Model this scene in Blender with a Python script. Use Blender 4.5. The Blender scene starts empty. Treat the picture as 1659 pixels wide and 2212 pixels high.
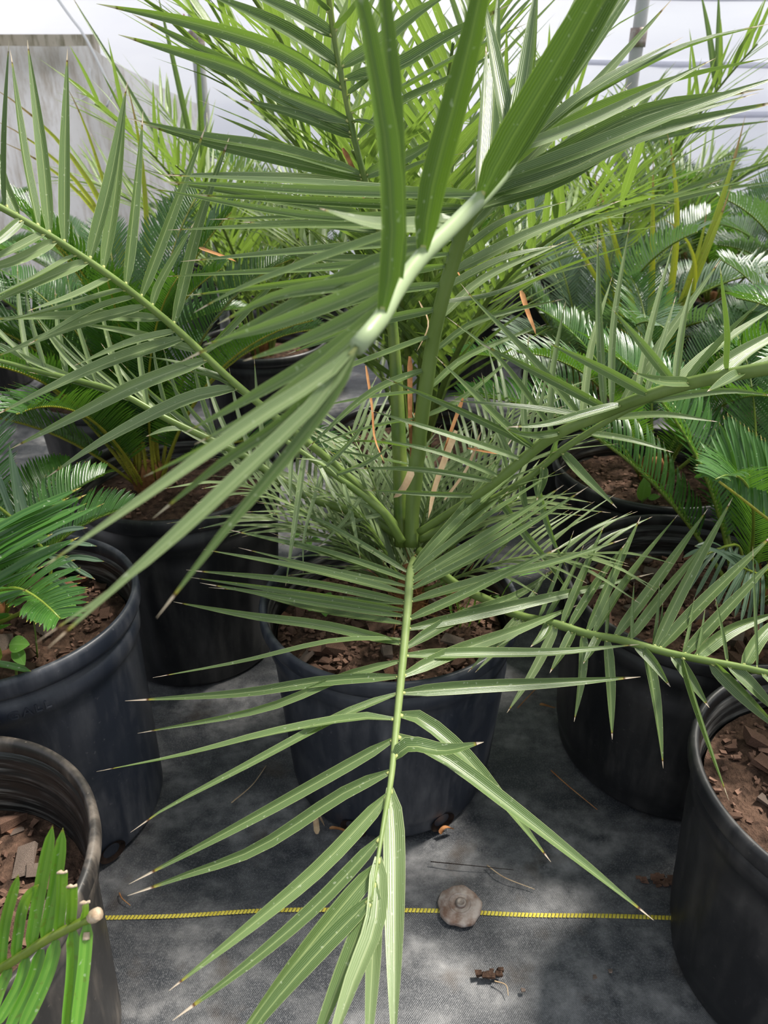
import bpy, math, random
import numpy as np
from mathutils import Vector, Matrix
random.seed(7); rng = np.random.default_rng(7)
SC = bpy.context.scene; COL = SC.collection
R = math.radians
# ---------------------------------------------------------------- camera, sky, sun, exposure
PITCH, CAMH, FPX = R(29), 1.155, 1660.0
cam = bpy.data.cameras.new('camera'); camo = bpy.data.objects.new('camera', cam); COL.objects.link(camo)
camo.location = (0, 0, CAMH); camo.rotation_euler = (math.pi/2 - PITCH, 0, 0)
cam.sensor_fit = 'AUTO'; cam.sensor_width = 36; cam.lens = FPX/2212*36; cam.clip_start = .02
cam.dof.use_dof = True; cam.dof.focus_distance = 1.02; cam.dof.aperture_fstop = 9.0
SC.camera = camo
w = bpy.data.worlds.new('world'); SC.world = w; w.use_nodes = True
bg = w.node_tree.nodes['Background']; bg.inputs[0].default_value = (.86, .92, 1.0, 1); bg.inputs[1].default_value = .82
sl = bpy.data.lights.new('sun', 'SUN'); sl.energy = 7.0; sl.angle = R(9); sl.color = (1, .95, .86)
so = bpy.data.objects.new('sun', sl); COL.objects.link(so)
sd = Vector((.55, .28, 1.0)).normalized()          # towards the sun: back right, high
so.rotation_euler = sd.to_track_quat('Z', 'Y').to_euler()
SC.view_settings.view_transform = 'Standard'; SC.view_settings.look = 'None'
SC.view_settings.exposure = 0.2; SC.view_settings.gamma = 1; SC.view_settings.use_curve_mapping = False
CAM = np.array([0, 0, CAMH])
cP, sP = math.cos(PITCH), math.sin(PITCH)
def P(x, y, d):                       # photo pixel + distance along the lens axis -> place in the room
    u = (x-829.5)/FPX; v = -(y-1106)/FPX
    return np.array([u*d, (cP+v*sP)*d, CAMH+(-sP+v*cP)*d])
def depth_of_z(x, y, z):
    v = -(y-1106)/FPX
    return (z-CAMH)/(-sP+v*cP)
def PIX(p):
    dy, dz = p[1], p[2]-CAMH
    d = dy*cP-dz*sP
    return 829.5+FPX*p[0]/d, 1106-FPX*(dy*sP+dz*cP)/d, d
# ---------------------------------------------------------------- materials
MATS = {}
class NT:
    def __init__(s, name):
        s.m = bpy.data.materials.new(name); s.m.use_nodes = True; s.t = s.m.node_tree; s.t.nodes.clear(); MATS[name] = s.m
        s.out = s.n('ShaderNodeOutputMaterial')
    def n(s, typ, **kw):
        nd = s.t.nodes.new(typ)
        for k, v in kw.items(): setattr(nd, k, v)
        return nd
    def l(s, a, b): s.t.links.new(a, b)
    def val(s, sock, v):
        if hasattr(v, 'is_output') or isinstance(v, bpy.types.NodeSocket): s.l(v, sock)
        else: sock.default_value = v
    def math(s, op, a, b=0.0, c=0.0, clamp=False):
        nd = s.n('ShaderNodeMath', operation=op, use_clamp=clamp)
        s.val(nd.inputs[0], a); s.val(nd.inputs[1], b); s.val(nd.inputs[2], c); return nd.outputs[0]
    def mix(s, f, a, b, blend='MIX'):
        nd = s.n('ShaderNodeMix', data_type='RGBA', blend_type=blend)
        s.val(nd.inputs[0], f); s.val(nd.inputs[6], c4(a)); s.val(nd.inputs[7], c4(b)); return nd.outputs[2]
    def noise(s, vec, scale, detail=3, rough=.5):
        nd = s.n('ShaderNodeTexNoise'); 
        if vec is not None: s.l(vec, nd.inputs['Vector'])
        nd.inputs['Scale'].default_value = scale; nd.inputs['Detail'].default_value = detail; nd.inputs['Roughness'].default_value = rough
        return nd.outputs['Fac']
    def ramp(s, f, a, b):
        nd = s.n('ShaderNodeMapRange'); s.val(nd.inputs[0], f); nd.inputs[1].default_value = a; nd.inputs[2].default_value = b
        return nd.outputs[0]
    def bump(s, h, st, dist=.001):
        nd = s.n('ShaderNodeBump'); s.l(h, nd.inputs['Height']); nd.inputs['Strength'].default_value = st; nd.inputs['Distance'].default_value = dist
        return nd.outputs[0]
    def bsdf(s, col, rough=.5, spec=.5, normal=None, metal=0):
        p = s.n('ShaderNodeBsdfPrincipled'); s.val(p.inputs['Base Color'], c4(col)); s.val(p.inputs['Roughness'], rough)
        p.inputs['Specular IOR Level'].default_value = spec; p.inputs['Metallic'].default_value = metal
        if normal is not None: s.l(normal, p.inputs['Normal'])
        return p.outputs[0]
    def fin(s, sh): s.l(sh, s.out.inputs[0]); return s.m
def c4(c):
    return (c[0], c[1], c[2], 1) if isinstance(c, tuple) and len(c) == 3 else c
def leaf_mat(name, dark, light, edge, trans, tf=.3, rough=.4, spec=.5, tip=.945, tipc=(.42, .33, .24), veins=11, spots=0.0, sheen=None):
    s = NT(name); uv = s.n('ShaderNodeUVMap'); sep = s.n('ShaderNodeSeparateXYZ'); s.l(uv.outputs[0], sep.inputs[0])
    u, v = sep.outputs[0], sep.outputs[1]
    oi = s.n('ShaderNodeObjectInfo'); geo = s.n('ShaderNodeNewGeometry')
    rnd = s.math('FRACT', s.math('ADD', oi.outputs['Random'], geo.outputs['Random Per Island']))
    tc = s.n('ShaderNodeTexCoord')
    vein = s.math('MULTIPLY_ADD', s.math('SINE', s.math('MULTIPLY', u, veins*6.2832)), .5, .5)
    big = s.noise(tc.outputs['Object'], 9, 2)
    f = s.math('ADD', s.math('MULTIPLY', rnd, .85), s.math('MULTIPLY_ADD', big, .5, -.15), clamp=True)
    base = s.mix(f, dark, light)
    base = s.mix(s.math('MULTIPLY', s.math('POWER', vein, 3.0), .42), base, edge)
    e = s.math('ABSOLUTE', s.math('SUBTRACT', u, .5))             # 0 at the midrib, .5 at the margins
    mar = s.math('MAXIMUM', s.ramp(e, .455, .49), s.math('MULTIPLY', s.ramp(e, .05, .02), .7))
    base = s.mix(s.math('MULTIPLY', mar, .8), base, edge)
    if spots:
        sp = s.ramp(s.noise(tc.outputs['Object'], 140, 2), .62, .68)
        base = s.mix(s.math('MULTIPLY', sp, spots), base, (.12, .06, .015))
    sc = s.ramp(s.noise(tc.outputs['Object'], 210, 1), .71, .75)  # pale scale specks
    base = s.mix(s.math('MULTIPLY', sc, .3), base, (.62, .66, .5))
    th = s.math('ADD', s.math('MULTIPLY', rnd, .05), tip-.02)
    d = s.math('SUBTRACT', v, th)
    base = s.mix(s.ramp(d, -.03, 0), base, (.28, .25, .03))
    base = s.mix(s.ramp(d, -.004, .001), base, (.10, .035, .012))
    base = s.mix(s.ramp(d, .004, .012), base, tipc)
    nrm = s.bump(vein, .35, .0006)
    a = s.bsdf(base, rough, spec, nrm)
    t = s.n('ShaderNodeBsdfTranslucent'); s.l(s.mix(.78, base, trans), t.inputs[0]); s.l(nrm, t.inputs[1])
    mx = s.n('ShaderNodeMixShader'); mx.inputs[0].default_value = tf; s.l(a, mx.inputs[1]); s.l(t.outputs[0], mx.inputs[2])
    return s.fin(mx.outputs[0])
leaf_mat('date_leaf', (.028, .070, .017), (.105, .172, .058), (.36, .43, .18), (.24, .42, .035), .27, .30, .5, .925, (.58, .48, .38))
leaf_mat('date_leaf_backlit', (.018, .050, .006), (.045, .095, .014), (.22, .32, .05), (.22, .42, .012), .30, .30, .45)  # darker date_leaf copy: backlit shade of the near blades put into its colour
leaf_mat('date_leaf_pale', (.072, .128, .045), (.180, .250, .105), (.44, .50, .26), (.27, .44, .06), .25, .32, .5, .935, (.58, .46, .34))
leaf_mat('date_leaf_far', (.045, .10, .016), (.16, .24, .060), (.38, .46, .18), (.30, .48, .05), .30, .34)
leaf_mat('sago_leaf', (.022, .085, .014), (.050, .15, .022), (.09, .18, .04), (.14, .32, .02), .26, .27, .55, .97, (.45, .38, .12), 2)
leaf_mat('sago_leaf_dusty', (.055, .105, .065), (.11, .18, .105), (.20, .27, .17), (.16, .33, .06), .22, .34, .55, .97, (.35, .28, .2), 2)
leaf_mat('sago_leaf_bright', (.05, .19, .02), (.12, .31, .03), (.22, .42, .06), (.38, .62, .03), .36, .28, .55, .985, (.5, .45, .15), 2, .35)
leaf_mat('yellow_leaf', (.24, .34, .02), (.40, .46, .03), (.50, .52, .08), (.62, .60, .03), .34, .4, .4, .84, (.30, .17, .09), 3, .45)
leaf_mat('weed_leaf', (.10, .28, .04), (.18, .38, .06), (.25, .45, .12), (.35, .62, .05), .35, .5, .3, 1.4)
def simple(name, col, rough=.6, spec=.4, nscale=0, col2=None, bstr=0, metal=0, bd=.001, lo=.35, hi=.65):
    s = NT(name); tc = s.n('ShaderNodeTexCoord'); nrm = None; c = col
    if nscale:
        nz = s.noise(tc.outputs['Object'], nscale, 5, .6)
        if col2: c = s.mix(s.ramp(nz, lo, hi), col, col2)
        if bstr: nrm = s.bump(nz, bstr, bd)
    return s.fin(s.bsdf(c, rough, spec, nrm, metal))
simple('date_stem', (.105, .165, .032), .4, .4, 14, (.17, .24, .06), .05)
simple('date_stem_pale', (.15, .21, .065), .45, .35, 20, (.21, .27, .10), .05)
simple('date_stem_dark', (.075, .135, .022), .4, .4, 16, (.17, .22, .045), .1)
def fade_stem():
    s = NT('date_stem_fade'); uv = s.n('ShaderNodeUVMap'); sep = s.n('ShaderNodeSeparateXYZ'); s.l(uv.outputs[0], sep.inputs[0]); tc = s.n('ShaderNodeTexCoord')
    c = s.mix(s.noise(tc.outputs['Object'], 14, 3), (.105, .165, .032), (.17, .24, .06))
    c = s.mix(s.ramp(sep.outputs[1], .52, .66), c, s.mix(s.noise(tc.outputs['Object'], 30, 3), (.24, .32, .14), (.33, .40, .23)))
    return s.fin(s.bsdf(c, .38, .45))
fade_stem()
simple('stem_node', (.38, .40, .14), .5, .3)
simple('sago_stem', (.20, .22, .025), .4, .4, 25, (.33, .30, .03), .1)
simple('sago_stem_green', (.12, .18, .022), .35, .4, 25, (.19, .24, .03), .1)
simple('brown_fibre', (.13, .055, .02), .8, .2, 60, (.28, .13, .05), .4)
simple('dry_orange', (.34, .13, .045), .75, .2, 40, (.50, .27, .12), .2)
simple('dry_tan', (.42, .28, .16), .75, .2, 40, (.58, .44, .28), .2)
simple('cut_end', (.55, .45, .33), .8, .2, 180, (.38, .27, .18), .5)
simple('rusty_iron', (.20, .12, .085), .75, .4, 55, (.46, .40, .36), .7, .25, .002)
simple('iron', (.36, .33, .30), .5, .5, 40, (.20, .13, .10), .3, .5)
simple('pole_metal', (.30, .30, .29), .5, .5, 6, (.45, .45, .45), .1, .25)
simple('yellow_thread', (.62, .50, .045), .6, .3, 90, (.72, .62, .10), .1)
simple('red_ink', (.55, .05, .07), .6)
simple('seed_white', (.75, .73, .68), .6)
simple('cord', (.82, .81, .80), .7)
simple('bark', (.075, .040, .028), .85, .25, 45, (.20, .115, .080), .8, 0, .003)
simple('bark_red', (.17, .075, .042), .85, .25, 45, (.27, .14, .09), .8, 0, .003)
simple('bark_grey', (.11, .080, .065), .85, .25, 45, (.25, .19, .155), .8, 0, .003)
simple('soil', (.030, .018, .013), .95, .15, 60, (.11, .065, .045), 1.0, 0, .012)
simple('hole_dark', (.010, .007, .006), .95, .1, 80, (.028, .018, .014), .6)
def pot_mat(name, base, dust, amt):
    s = NT(name); tc = s.n('ShaderNodeTexCoord'); o = tc.outputs['Object']
    mp = s.n('ShaderNodeMapping'); s.l(o, mp.inputs[0]); mp.inputs['Scale'].default_value = (9, 9, 1.6)
    str_ = s.noise(mp.outputs[0], 3.5, 5, .6)
    bl = s.noise(o, 7, 4, .6); fine = s.noise(o, 130, 3, .6)
    f = s.math('MULTIPLY', s.math('MULTIPLY', s.ramp(str_, .42, .75), s.ramp(bl, .35, .7)), amt)
    c = s.mix(f, base, dust)
    c = s.mix(s.math('MULTIPLY', s.ramp(fine, .66, .74), .35), c, dust)
    rg = s.math('MULTIPLY_ADD', bl, .35, .26)
    return s.fin(s.bsdf(c, rg, .5, s.bump(fine, .12, .0008)))
pot_mat('pot_black', (.0095, .0098, .0112), (.12, .112, .105), .6)
pot_mat('pot_blue', (.016, .020, .030), (.15, .15, .16), .7)
pot_mat('pot_dusty', (.020, .018, .017), (.24, .20, .165), 1.3)
def floor_mat():
    s = NT('ground_cloth'); tc = s.n('ShaderNodeTexCoord'); o = tc.outputs['Object']
    sep = s.n('ShaderNodeSeparateXYZ'); s.l(o, sep.inputs[0])
    wx = s.math('SINE', s.math('MULTIPLY', sep.outputs[0], 6.2832*330)); wy = s.math('SINE', s.math('MULTIPLY', sep.outputs[1], 6.2832*250))
    weave = s.math('MULTIPLY_ADD', s.math('MULTIPLY', wx, wy), .5, .5)
    mp = s.n('ShaderNodeMapping'); s.l(o, mp.inputs[0]); mp.inputs['Scale'].default_value = (1, 2.2, 1)
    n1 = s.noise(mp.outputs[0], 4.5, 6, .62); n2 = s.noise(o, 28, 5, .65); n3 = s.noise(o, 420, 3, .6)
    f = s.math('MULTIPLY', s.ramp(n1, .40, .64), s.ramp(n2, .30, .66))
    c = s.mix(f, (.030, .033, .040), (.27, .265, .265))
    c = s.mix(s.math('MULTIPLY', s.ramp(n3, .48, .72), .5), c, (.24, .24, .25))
    c = s.mix(s.math('MULTIPLY', s.ramp(s.noise(o, 11, 4), .60, .74), .7), c, (.055, .038, .026))
    h = s.math('ADD', s.math('MULTIPLY', weave, .5), s.math('MULTIPLY', n3, .6))
    rg = s.math('MULTIPLY_ADD', n2, .3, .34)
    return s.fin(s.bsdf(c, rg, .5, s.bump(h, .45, .0012)))
floor_mat()
def film_mat(name, c1, c2, dirt=None, damt=0, tr=.45):
    s = NT(name); tc = s.n('ShaderNodeTexCoord'); o = tc.outputs['Object']
    mp = s.n('ShaderNodeMapping'); s.l(o, mp.inputs[0]); mp.inputs['Scale'].default_value = (.5, .5, 2.2)
    n = s.noise(mp.outputs[0], 2.2, 3); c = s.mix(s.ramp(n, .35, .65), c1, c2)
    if dirt:
        mp2 = s.n('ShaderNodeMapping'); s.l(o, mp2.inputs[0]); mp2.inputs['Scale'].default_value = (6, 6, 1.2)
        d = s.math('MULTIPLY', s.ramp(s.noise(mp2.outputs[0], 4, 6, .7), .46, .68), damt); c = s.mix(d, c, dirt)
    a = s.bsdf(c, .42, .4, s.bump(n, .3, .01))
    t = s.n('ShaderNodeBsdfTranslucent'); s.l(c, t.inputs[0])
    mx = s.n('ShaderNodeMixShader'); mx.inputs[0].default_value = tr; s.l(a, mx.inputs[1]); s.l(t.outputs[0], mx.inputs[2])
    return s.fin(mx.outputs[0])
film_mat('film', (.86, .86, .91), (.79, .79, .86), None, 0, .48)
film_mat('film_dirty', (.92, .90, .87), (.84, .82, .78), (.44, .36, .25), .65, .6)
film_mat('board_dirty', (.42, .36, .27), (.56, .50, .41), (.12, .105, .04), 1.0, 0.0)
def inner_mat():
    s = NT('pot_inside'); tc = s.n('ShaderNodeTexCoord'); mp = s.n('ShaderNodeMapping'); s.l(tc.outputs['Object'], mp.inputs[0]); mp.inputs['Scale'].default_value = (3, 3, 70)
    a = s.noise(mp.outputs[0], 2.2, 4, .6); b = s.noise(tc.outputs['Object'], 9, 3)
    f = s.math('MULTIPLY', s.ramp(a, .46, .70), s.ramp(b, .35, .6))  # pale ring streaks: dust on the ridges, with the wall's sheen painted in
    return s.fin(s.bsdf(s.mix(f, (.016, .016, .017), (.30, .29, .28)), .33, .55, s.bump(a, .4, .003)))
inner_mat()
# ---------------------------------------------------------------- object helpers
def tag(o, label, cat, group=None, kind=None):
    if label: o['label'] = label
    if cat: o['category'] = cat
    if group: o['group'] = group
    if kind: o['kind'] = kind
    return o
def thing(name, loc, label, cat, group=None):
    o = bpy.data.objects.new(name, None); COL.objects.link(o); o.location = loc; o.empty_display_size = .05
    return tag(o, label, cat, group)
def mesh_data(name, V, F, mat, uv=None, smooth=True, creased=False):
    me = bpy.data.meshes.new(name); V = np.asarray(V, float)
    me.from_pydata(V.tolist(), [], [tuple(f) for f in F])
    if uv is not None:
        lay = me.uv_layers.new(name='UVMap')
        li = np.empty(len(me.loops), dtype=np.int32); me.loops.foreach_get('vertex_index', li)
        lay.data.foreach_set('uv', np.asarray(uv, np.float32)[li].ravel())
    me.polygons.foreach_set('use_smooth', [smooth]*len(me.polygons))
    me.materials.append(MATS[mat]); me.update(); return me
def obj(name, me, parent=None, loc=(0, 0, 0), rot=None, kind=None):
    o = bpy.data.objects.new(name, me); COL.objects.link(o)
    if parent is not None: o.parent = parent
    o.location = loc
    if rot is not None: o.rotation_euler = rot
    if kind: o['kind'] = kind
    return o
def origin_of(o):
    v = np.zeros(3)
    while o is not None:
        v += np.array(o.location); o = o.parent
    return v
def part(name, geo, mat, parent=None, smooth=True, kind=None):
    """geo = (V, F, UV or None) in room coordinates; becomes a child of parent"""
    V, F, UV = geo; V = np.asarray(V, float)
    if parent is None:
        b = V.mean(0); b[2] = V[:, 2].min()
        return obj(name, mesh_data(name, V-b, F, mat, UV, smooth), None, tuple(b), None, kind)
    return obj(name, mesh_data(name, V-origin_of(parent), F, mat, UV, smooth), parent, (0, 0, 0), None, kind)
def join(geos):
    Vs, Fs, Us, k = [], [], [], 0
    for V, F, U in geos:
        Vs.append(V); Fs.extend([tuple(i+k for i in f) for f in F]); k += len(V)
        Us.append(U if U is not None else np.zeros((len(V), 2)))
    return np.vstack(Vs), Fs, np.vstack(Us)
def smooth_path(pts, n):
    """Catmull-Rom through pts, n+1 samples evenly spaced in length"""
    p = np.asarray(pts, float)
    if len(p) == 2: q = np.linspace(p[0], p[1], 24)
    else:
        e = np.vstack([2*p[0]-p[1], p, 2*p[-1]-p[-2]]); q = []
        for i in range(len(p)-1):
            a, b, c, d = e[i:i+4]; t = np.linspace(0, 1, 16, endpoint=False)[:, None]
            q.append(.5*((2*b)+(-a+c)*t+(2*a-5*b+4*c-d)*t*t+(-a+3*b-3*c+d)*t**3))
        q = np.vstack(q+[p[-1:]])
    s = np.r_[0, np.cumsum(np.linalg.norm(np.diff(q, axis=0), axis=1))]
    t = np.linspace(0, s[-1], n+1)
    return np.stack([np.interp(t, s, q[:, k]) for k in range(q.shape[1])], 1)
def unit(v): return v/(np.linalg.norm(v, axis=-1, keepdims=True)+1e-12)
def tube(pts, r0, r1, n=12, k=8, squash=1.0, cap=True):
    p = smooth_path(pts, n); m = len(p); T = unit(np.gradient(p, axis=0))
    up = np.array([0, 0, 1.]); 
    if abs(T[m//2, 2]) > .9: up = np.array([0, 1., 0])
    S = unit(np.cross(T, up)); N = np.cross(S, T)
    r = np.interp(np.linspace(0, 1, m), np.linspace(0, 1, len(np.atleast_1d(r1))+1), np.r_[r0, r1])
    a = np.linspace(0, 2*math.pi, k, endpoint=False)
    V = (p[:, None]+r[:, None, None]*(np.cos(a)[None, :, None]*S[:, None]+squash*np.sin(a)[None, :, None]*N[:, None])).reshape(-1, 3)
    F = [(i*k+j, i*k+(j+1) % k, (i+1)*k+(j+1) % k, (i+1)*k+j) for i in range(m-1) for j in range(k)]
    if cap: F += [tuple(range(k))[::-1], tuple(range((m-1)*k, m*k))]
    return V, F, None
def tube_uv(g, k=8):
    V, F, _ = g; m = len(V)//k
    return V, F, np.stack([np.tile(np.linspace(0, 1, k), m), np.repeat(np.linspace(0, 1, m), k)], 1)
def prof_date(t):
    return np.minimum(1, .34+t*5.5)*np.where(t > .3, 1-np.clip((t-.3)/.7, 0, 1)**1.75, 1)
def prof_sago(t):
    return np.minimum(1, .45+t*7)*np.where(t > .72, np.sqrt(np.clip(1-(np.clip(t-.72, 0, 1)/.28)**1.6, 0, 1)), 1)
def prof_blunt(t):
    return np.minimum(1, .45+t*7)*np.ones_like(t)
def leaf(pts, width, normal, seg=10, fold=.32, prof=prof_date, twist=0.0, across=5):
    """one leaflet: V-folded blade along pts, its upper face towards normal"""
    p = smooth_path(pts, seg) if len(pts) != seg+1 else np.asarray(pts, float)
    T = unit(np.gradient(p, axis=0)); N0 = np.asarray(normal, float)
    S = unit(np.cross(T, np.broadcast_to(N0, T.shape))); N = np.cross(S, T)
    t = np.linspace(0, 1, seg+1)
    a = twist*t
    S, N = S*np.cos(a)[:, None]+N*np.sin(a)[:, None], N*np.cos(a)[:, None]-S*np.sin(a)[:, None]
    hw = .5*width*prof(t); hw[-1] = max(hw[-1], width*.01)
    x = np.linspace(-1, 1, across); h = fold*np.abs(x)**1.15
    V = (p[:, None]+hw[:, None, None]*(x[None, :, None]*S[:, None]*math.sqrt(max(.05, 1-fold*fold))+h[None, :, None]*N[:, None])).reshape(-1, 3)
    F = [(i*across+j, i*across+j+1, (i+1)*across+j+1, (i+1)*across+j) for i in range(seg) for j in range(across-1)]
    U = np.stack(np.broadcast_arrays((x[None, :]+1)/2, t[:, None]), -1).reshape(-1, 2)
    return V, F, U
def lathe(prof, cx, cy, k=72, mod=None):
    V = []; a = np.linspace(0, 2*math.pi, k, endpoint=False)
    for i, (r, z) in enumerate(prof):
        rr = np.full(k, r) if mod is None else r+mod(a, z)
        V.append(np.stack([cx+rr*np.cos(a), cy+rr*np.sin(a), np.full(k, z)], 1))
    F = [(i*k+j, i*k+(j+1) % k, (i+1)*k+(j+1) % k, (i+1)*k+j) for i in range(len(prof)-1) for j in range(k)]
    return np.vstack(V), F, None
def box(c, s, rz=0):
    V = np.array([[x, y, z] for x in (-.5, .5) for y in (-.5, .5) for z in (-.5, .5)])*np.array(s)
    M = np.array([[math.cos(rz), -math.sin(rz), 0], [math.sin(rz), math.cos(rz), 0], [0, 0, 1]])
    return V@M.T+np.array(c), [(0, 1, 3, 2), (4, 6, 7, 5), (0, 4, 5, 1), (2, 3, 7, 6), (0, 2, 6, 4), (1, 5, 7, 3)], None
# ---------------------------------------------------------------- the setting
def grid(nx, ny, fn):
    V = np.array([fn(i/nx, j/ny) for j in range(ny+1) for i in range(nx+1)])
    F = [(j*(nx+1)+i, j*(nx+1)+i+1, (j+1)*(nx+1)+i+1, (j+1)*(nx+1)+i) for j in range(ny) for i in range(nx)]
    return V, F, None
def floor_z(x, y):
    z = .0018*math.sin(x*9+y*4)+.0014*math.sin(x*23-y*17)+.001*math.sin(y*41+x*6)
    return z+.004*math.exp(-((y-.79-.012*math.sin(x*7))/.018)**2)-.004
def fl(u, v):
    x = -6+12*u; y = -1.2+8.2*v
    return (x, y, floor_z(x, y) if y < 2 else -.004)
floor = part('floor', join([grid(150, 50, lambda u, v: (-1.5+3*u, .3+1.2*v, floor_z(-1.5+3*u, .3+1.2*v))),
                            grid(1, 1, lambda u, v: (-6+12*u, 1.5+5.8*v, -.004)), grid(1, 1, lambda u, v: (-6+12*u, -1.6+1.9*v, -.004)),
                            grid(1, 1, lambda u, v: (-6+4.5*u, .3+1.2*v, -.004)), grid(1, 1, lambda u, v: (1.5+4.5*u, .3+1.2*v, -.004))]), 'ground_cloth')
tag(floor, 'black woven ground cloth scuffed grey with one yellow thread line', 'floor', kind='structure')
st = []
for i in range(300):
    x = -.9+i*.006; y = .757+.016*math.exp(-((x+.02)/.35)**2)-.004
    z = max(floor_z(x+q, y) for q in (-.003, 0, .003))+.0016
    st.append((np.array([[x-.0036, y-.0034, z], [x+.0010, y-.0038, z], [x+.0040, y+.0034, z], [x-.0006, y+.0038, z], [x, y, z+.0008]]), [(0, 1, 4), (1, 2, 4), (2, 3, 4), (3, 0, 4)], None))
part('yellow_stitch', join(st), 'yellow_thread', floor, False, 'stuff')
def wallb(u, v):
    x = -6+12*u; z = -.02+3.2*v
    return (x, 5.2+.05*math.sin(x*2.1+z*1.7)+.025*math.sin(x*5.3-z*4)-.28*max(0, z-1)**1.6, z)
wb = part('wall_back', grid(90, 40, wallb), 'film'); tag(wb, 'white translucent film wall of the tunnel greenhouse behind the plants', 'wall', kind='structure')
def walll(u, v):
    y = -1.5+6.7*u; z = -.02+3.2*v
    return (-4.6+.04*math.sin(y*2.3+z*2)+.28*max(0, z-1)**1.6, y, z)
wl = part('wall_left', grid(50, 24, walll), 'film'); tag(wl, 'white film side wall of the tunnel left of the palms', 'wall', kind='structure')
wr = part('wall_right', grid(50, 24, lambda u, v: tuple(np.array(walll(u, v))*np.array([-1, 1, 1]))), 'film'); tag(wr, 'white film side wall of the tunnel right of the palms', 'wall', kind='structure')
for zz, x0, x1 in ((1.60, .5, 4.4), (1.02, .2, 4.4), (1.28, .9, 4.4)):   # taut folds in the film, right of the pole
    pts = [(x, wallb((x+6)/12, (zz+.02)/3.2)[1]-.012, zz-.02*math.sin((x-x0)*1.1)) for x in np.linspace(x0, x1, 8)]
    part('film_fold', tube(pts, .011, .016, 20, 6, 1.4), 'film', wb)
ink = [[(385, 33), (387, 40), (392, 42), (396, 36), (397, 30)], [(398, 31), (396, 48)], [(388, 30), (392, 36)]]
def onwall(x, y):
    d = 3.0
    for _ in range(40):
        p = P(x, y, d); yw = wallb((p[0]+6)/12, (p[2]+.02)/3.2)[1]; d *= (yw-.02)/p[1]
    return P(x, y, d)
part('pen_mark', join([tube([onwall(*q) for q in s], .0035, .003, 8, 5) for s in ink]), 'red_ink', wb)
# low dirty sheeting with a mouldy timber rail, far left
D0 = 3.9
a, b = P(-260, 66, D0), P(203, 74, D0)
rail = thing('side_rail', (b[0]-.8, b[1], 0), 'mouldy whitewashed timber rail carrying the dirty sheet by the film wall', 'rail')
V, F, _ = box(((a[0]+b[0])/2, b[1]+.03, b[2]-.09), (b[0]-a[0], .06, .18)); part('board', (V, F, None), 'board_dirty', rail, False)
V, F, _ = box((b[0]-.04, b[1]+.06, (b[2]-.18)/2), (.07, .05, b[2]-.18)); part('post', (V, F, None), 'board_dirty', rail, False)
V, F, _ = box((b[0]-1.0, b[1]+.06, (b[2]-.18)/2), (.07, .05, b[2]-.18)); part('post', (V, F, None), 'board_dirty', rail, False)
def skirt(u, v):
    top = P(-260+463*min(1, u/.7), 100, D0) if u < .7 else P(203+240*(u-.7)/.3, 100+130*((u-.7)/.3)**.8, D0+.35*(u-.7)/.3)
    z = top[2]*(1-v)
    return (top[0], top[1]-.02+.03*math.sin(u*25)+.05*v*math.sin(u*40+v*3), z)
sk = part('sheet_skirt', grid(60, 12, skirt), 'film_dirty'); tag(sk, 'grimy white plastic sheet hanging from the timber rail', 'sheet')
c0 = b+np.array([-.02, -.03, 0])
rope = part('tie_rope', join([tube([c0+np.array([-.25, 0, .35]), c0+np.array([-.08, -.02, .09]), c0+np.array([.0, -.045, -.02]), c0+np.array([.10, -.06, -.26])], .008, .006, 14, 6),
                              tube([c0+np.array([.10, -.06, -.26]), c0+np.array([.05, -.06, -.33]), c0+np.array([.13, -.06, -.22])], .006, .004, 8, 6),
                              tube([c0+np.array([0, -.055, -.15]), c0+np.array([-.02, -.06, -.26]), c0+np.array([-.12, -.06, -.31])], .004, .003, 8, 6)]), 'cord')
tag(rope, 'frayed white tie rope knotted at the end of the timber rail', 'rope')
OBST = []                              # (thing, points) of everything a later frond has to keep clear of
for (X, Y, lab) in ((-.728, 3.5, 'grey metal support pole beside the grimy plastic sheet'), (.929, 3.3, 'grey metal support pole in front of the creased film')):
    A, B = np.array([X, Y, 1.9]), np.array([X, Y, -.004])
    t = thing('support_pole', tuple(B), lab, 'pole')
    part('tube', tube([A, (A+B)/2, B], .024, .024, 8, 14), 'pole_metal', t)
    part('clamp', tube([np.array([X, Y, 1.28]), np.array([X, Y, 1.34])], .031, .031, 3, 14), 'iron', t)
    OBST.append((t.name, np.linspace(A, B, 60)))
RT = random.Random(3)
def clear_place(me_name, path, base, r0, az, tl, sc, half, want=.11, tries=14):
    """turn a frond a little about its crown until its stem and leaflets keep clear of the other plants"""
    ob = [q for n, q in OBST if n != me_name]; best = None
    ctr = np.array(base); ob = np.vstack(ob) if ob else np.zeros((0, 3))
    if len(ob): ob = ob[np.linalg.norm(ob-ctr, axis=1) < 1.7]
    for i in range(tries):
        A_, T_, S_ = (az, tl, sc) if i == 0 else (az+RT.uniform(-.42, .42), tl+RT.uniform(-.16, .16), sc*RT.uniform(.86, 1.04))
        M = np.array(Matrix.Rotation(A_, 3, 'Z')@Matrix.Rotation(T_, 3, 'Y'))
        L_ = np.vstack([path, path[6:]+np.array([0, half, half*.4]), path[6:]-np.array([0, half, -half*.4])])
        W_ = (L_*S_)@M.T+ctr+r0*np.array([math.cos(A_), math.sin(A_), 0])
        d = np.sqrt(((W_[:, None]-ob[None])**2).sum(2).min()) if len(ob) else 9
        if best is None or d > best[0]: best = (d, A_, T_, S_, W_)
        if d > want: break
    OBST.append((me_name, best[4])); return best[1:4]
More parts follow.
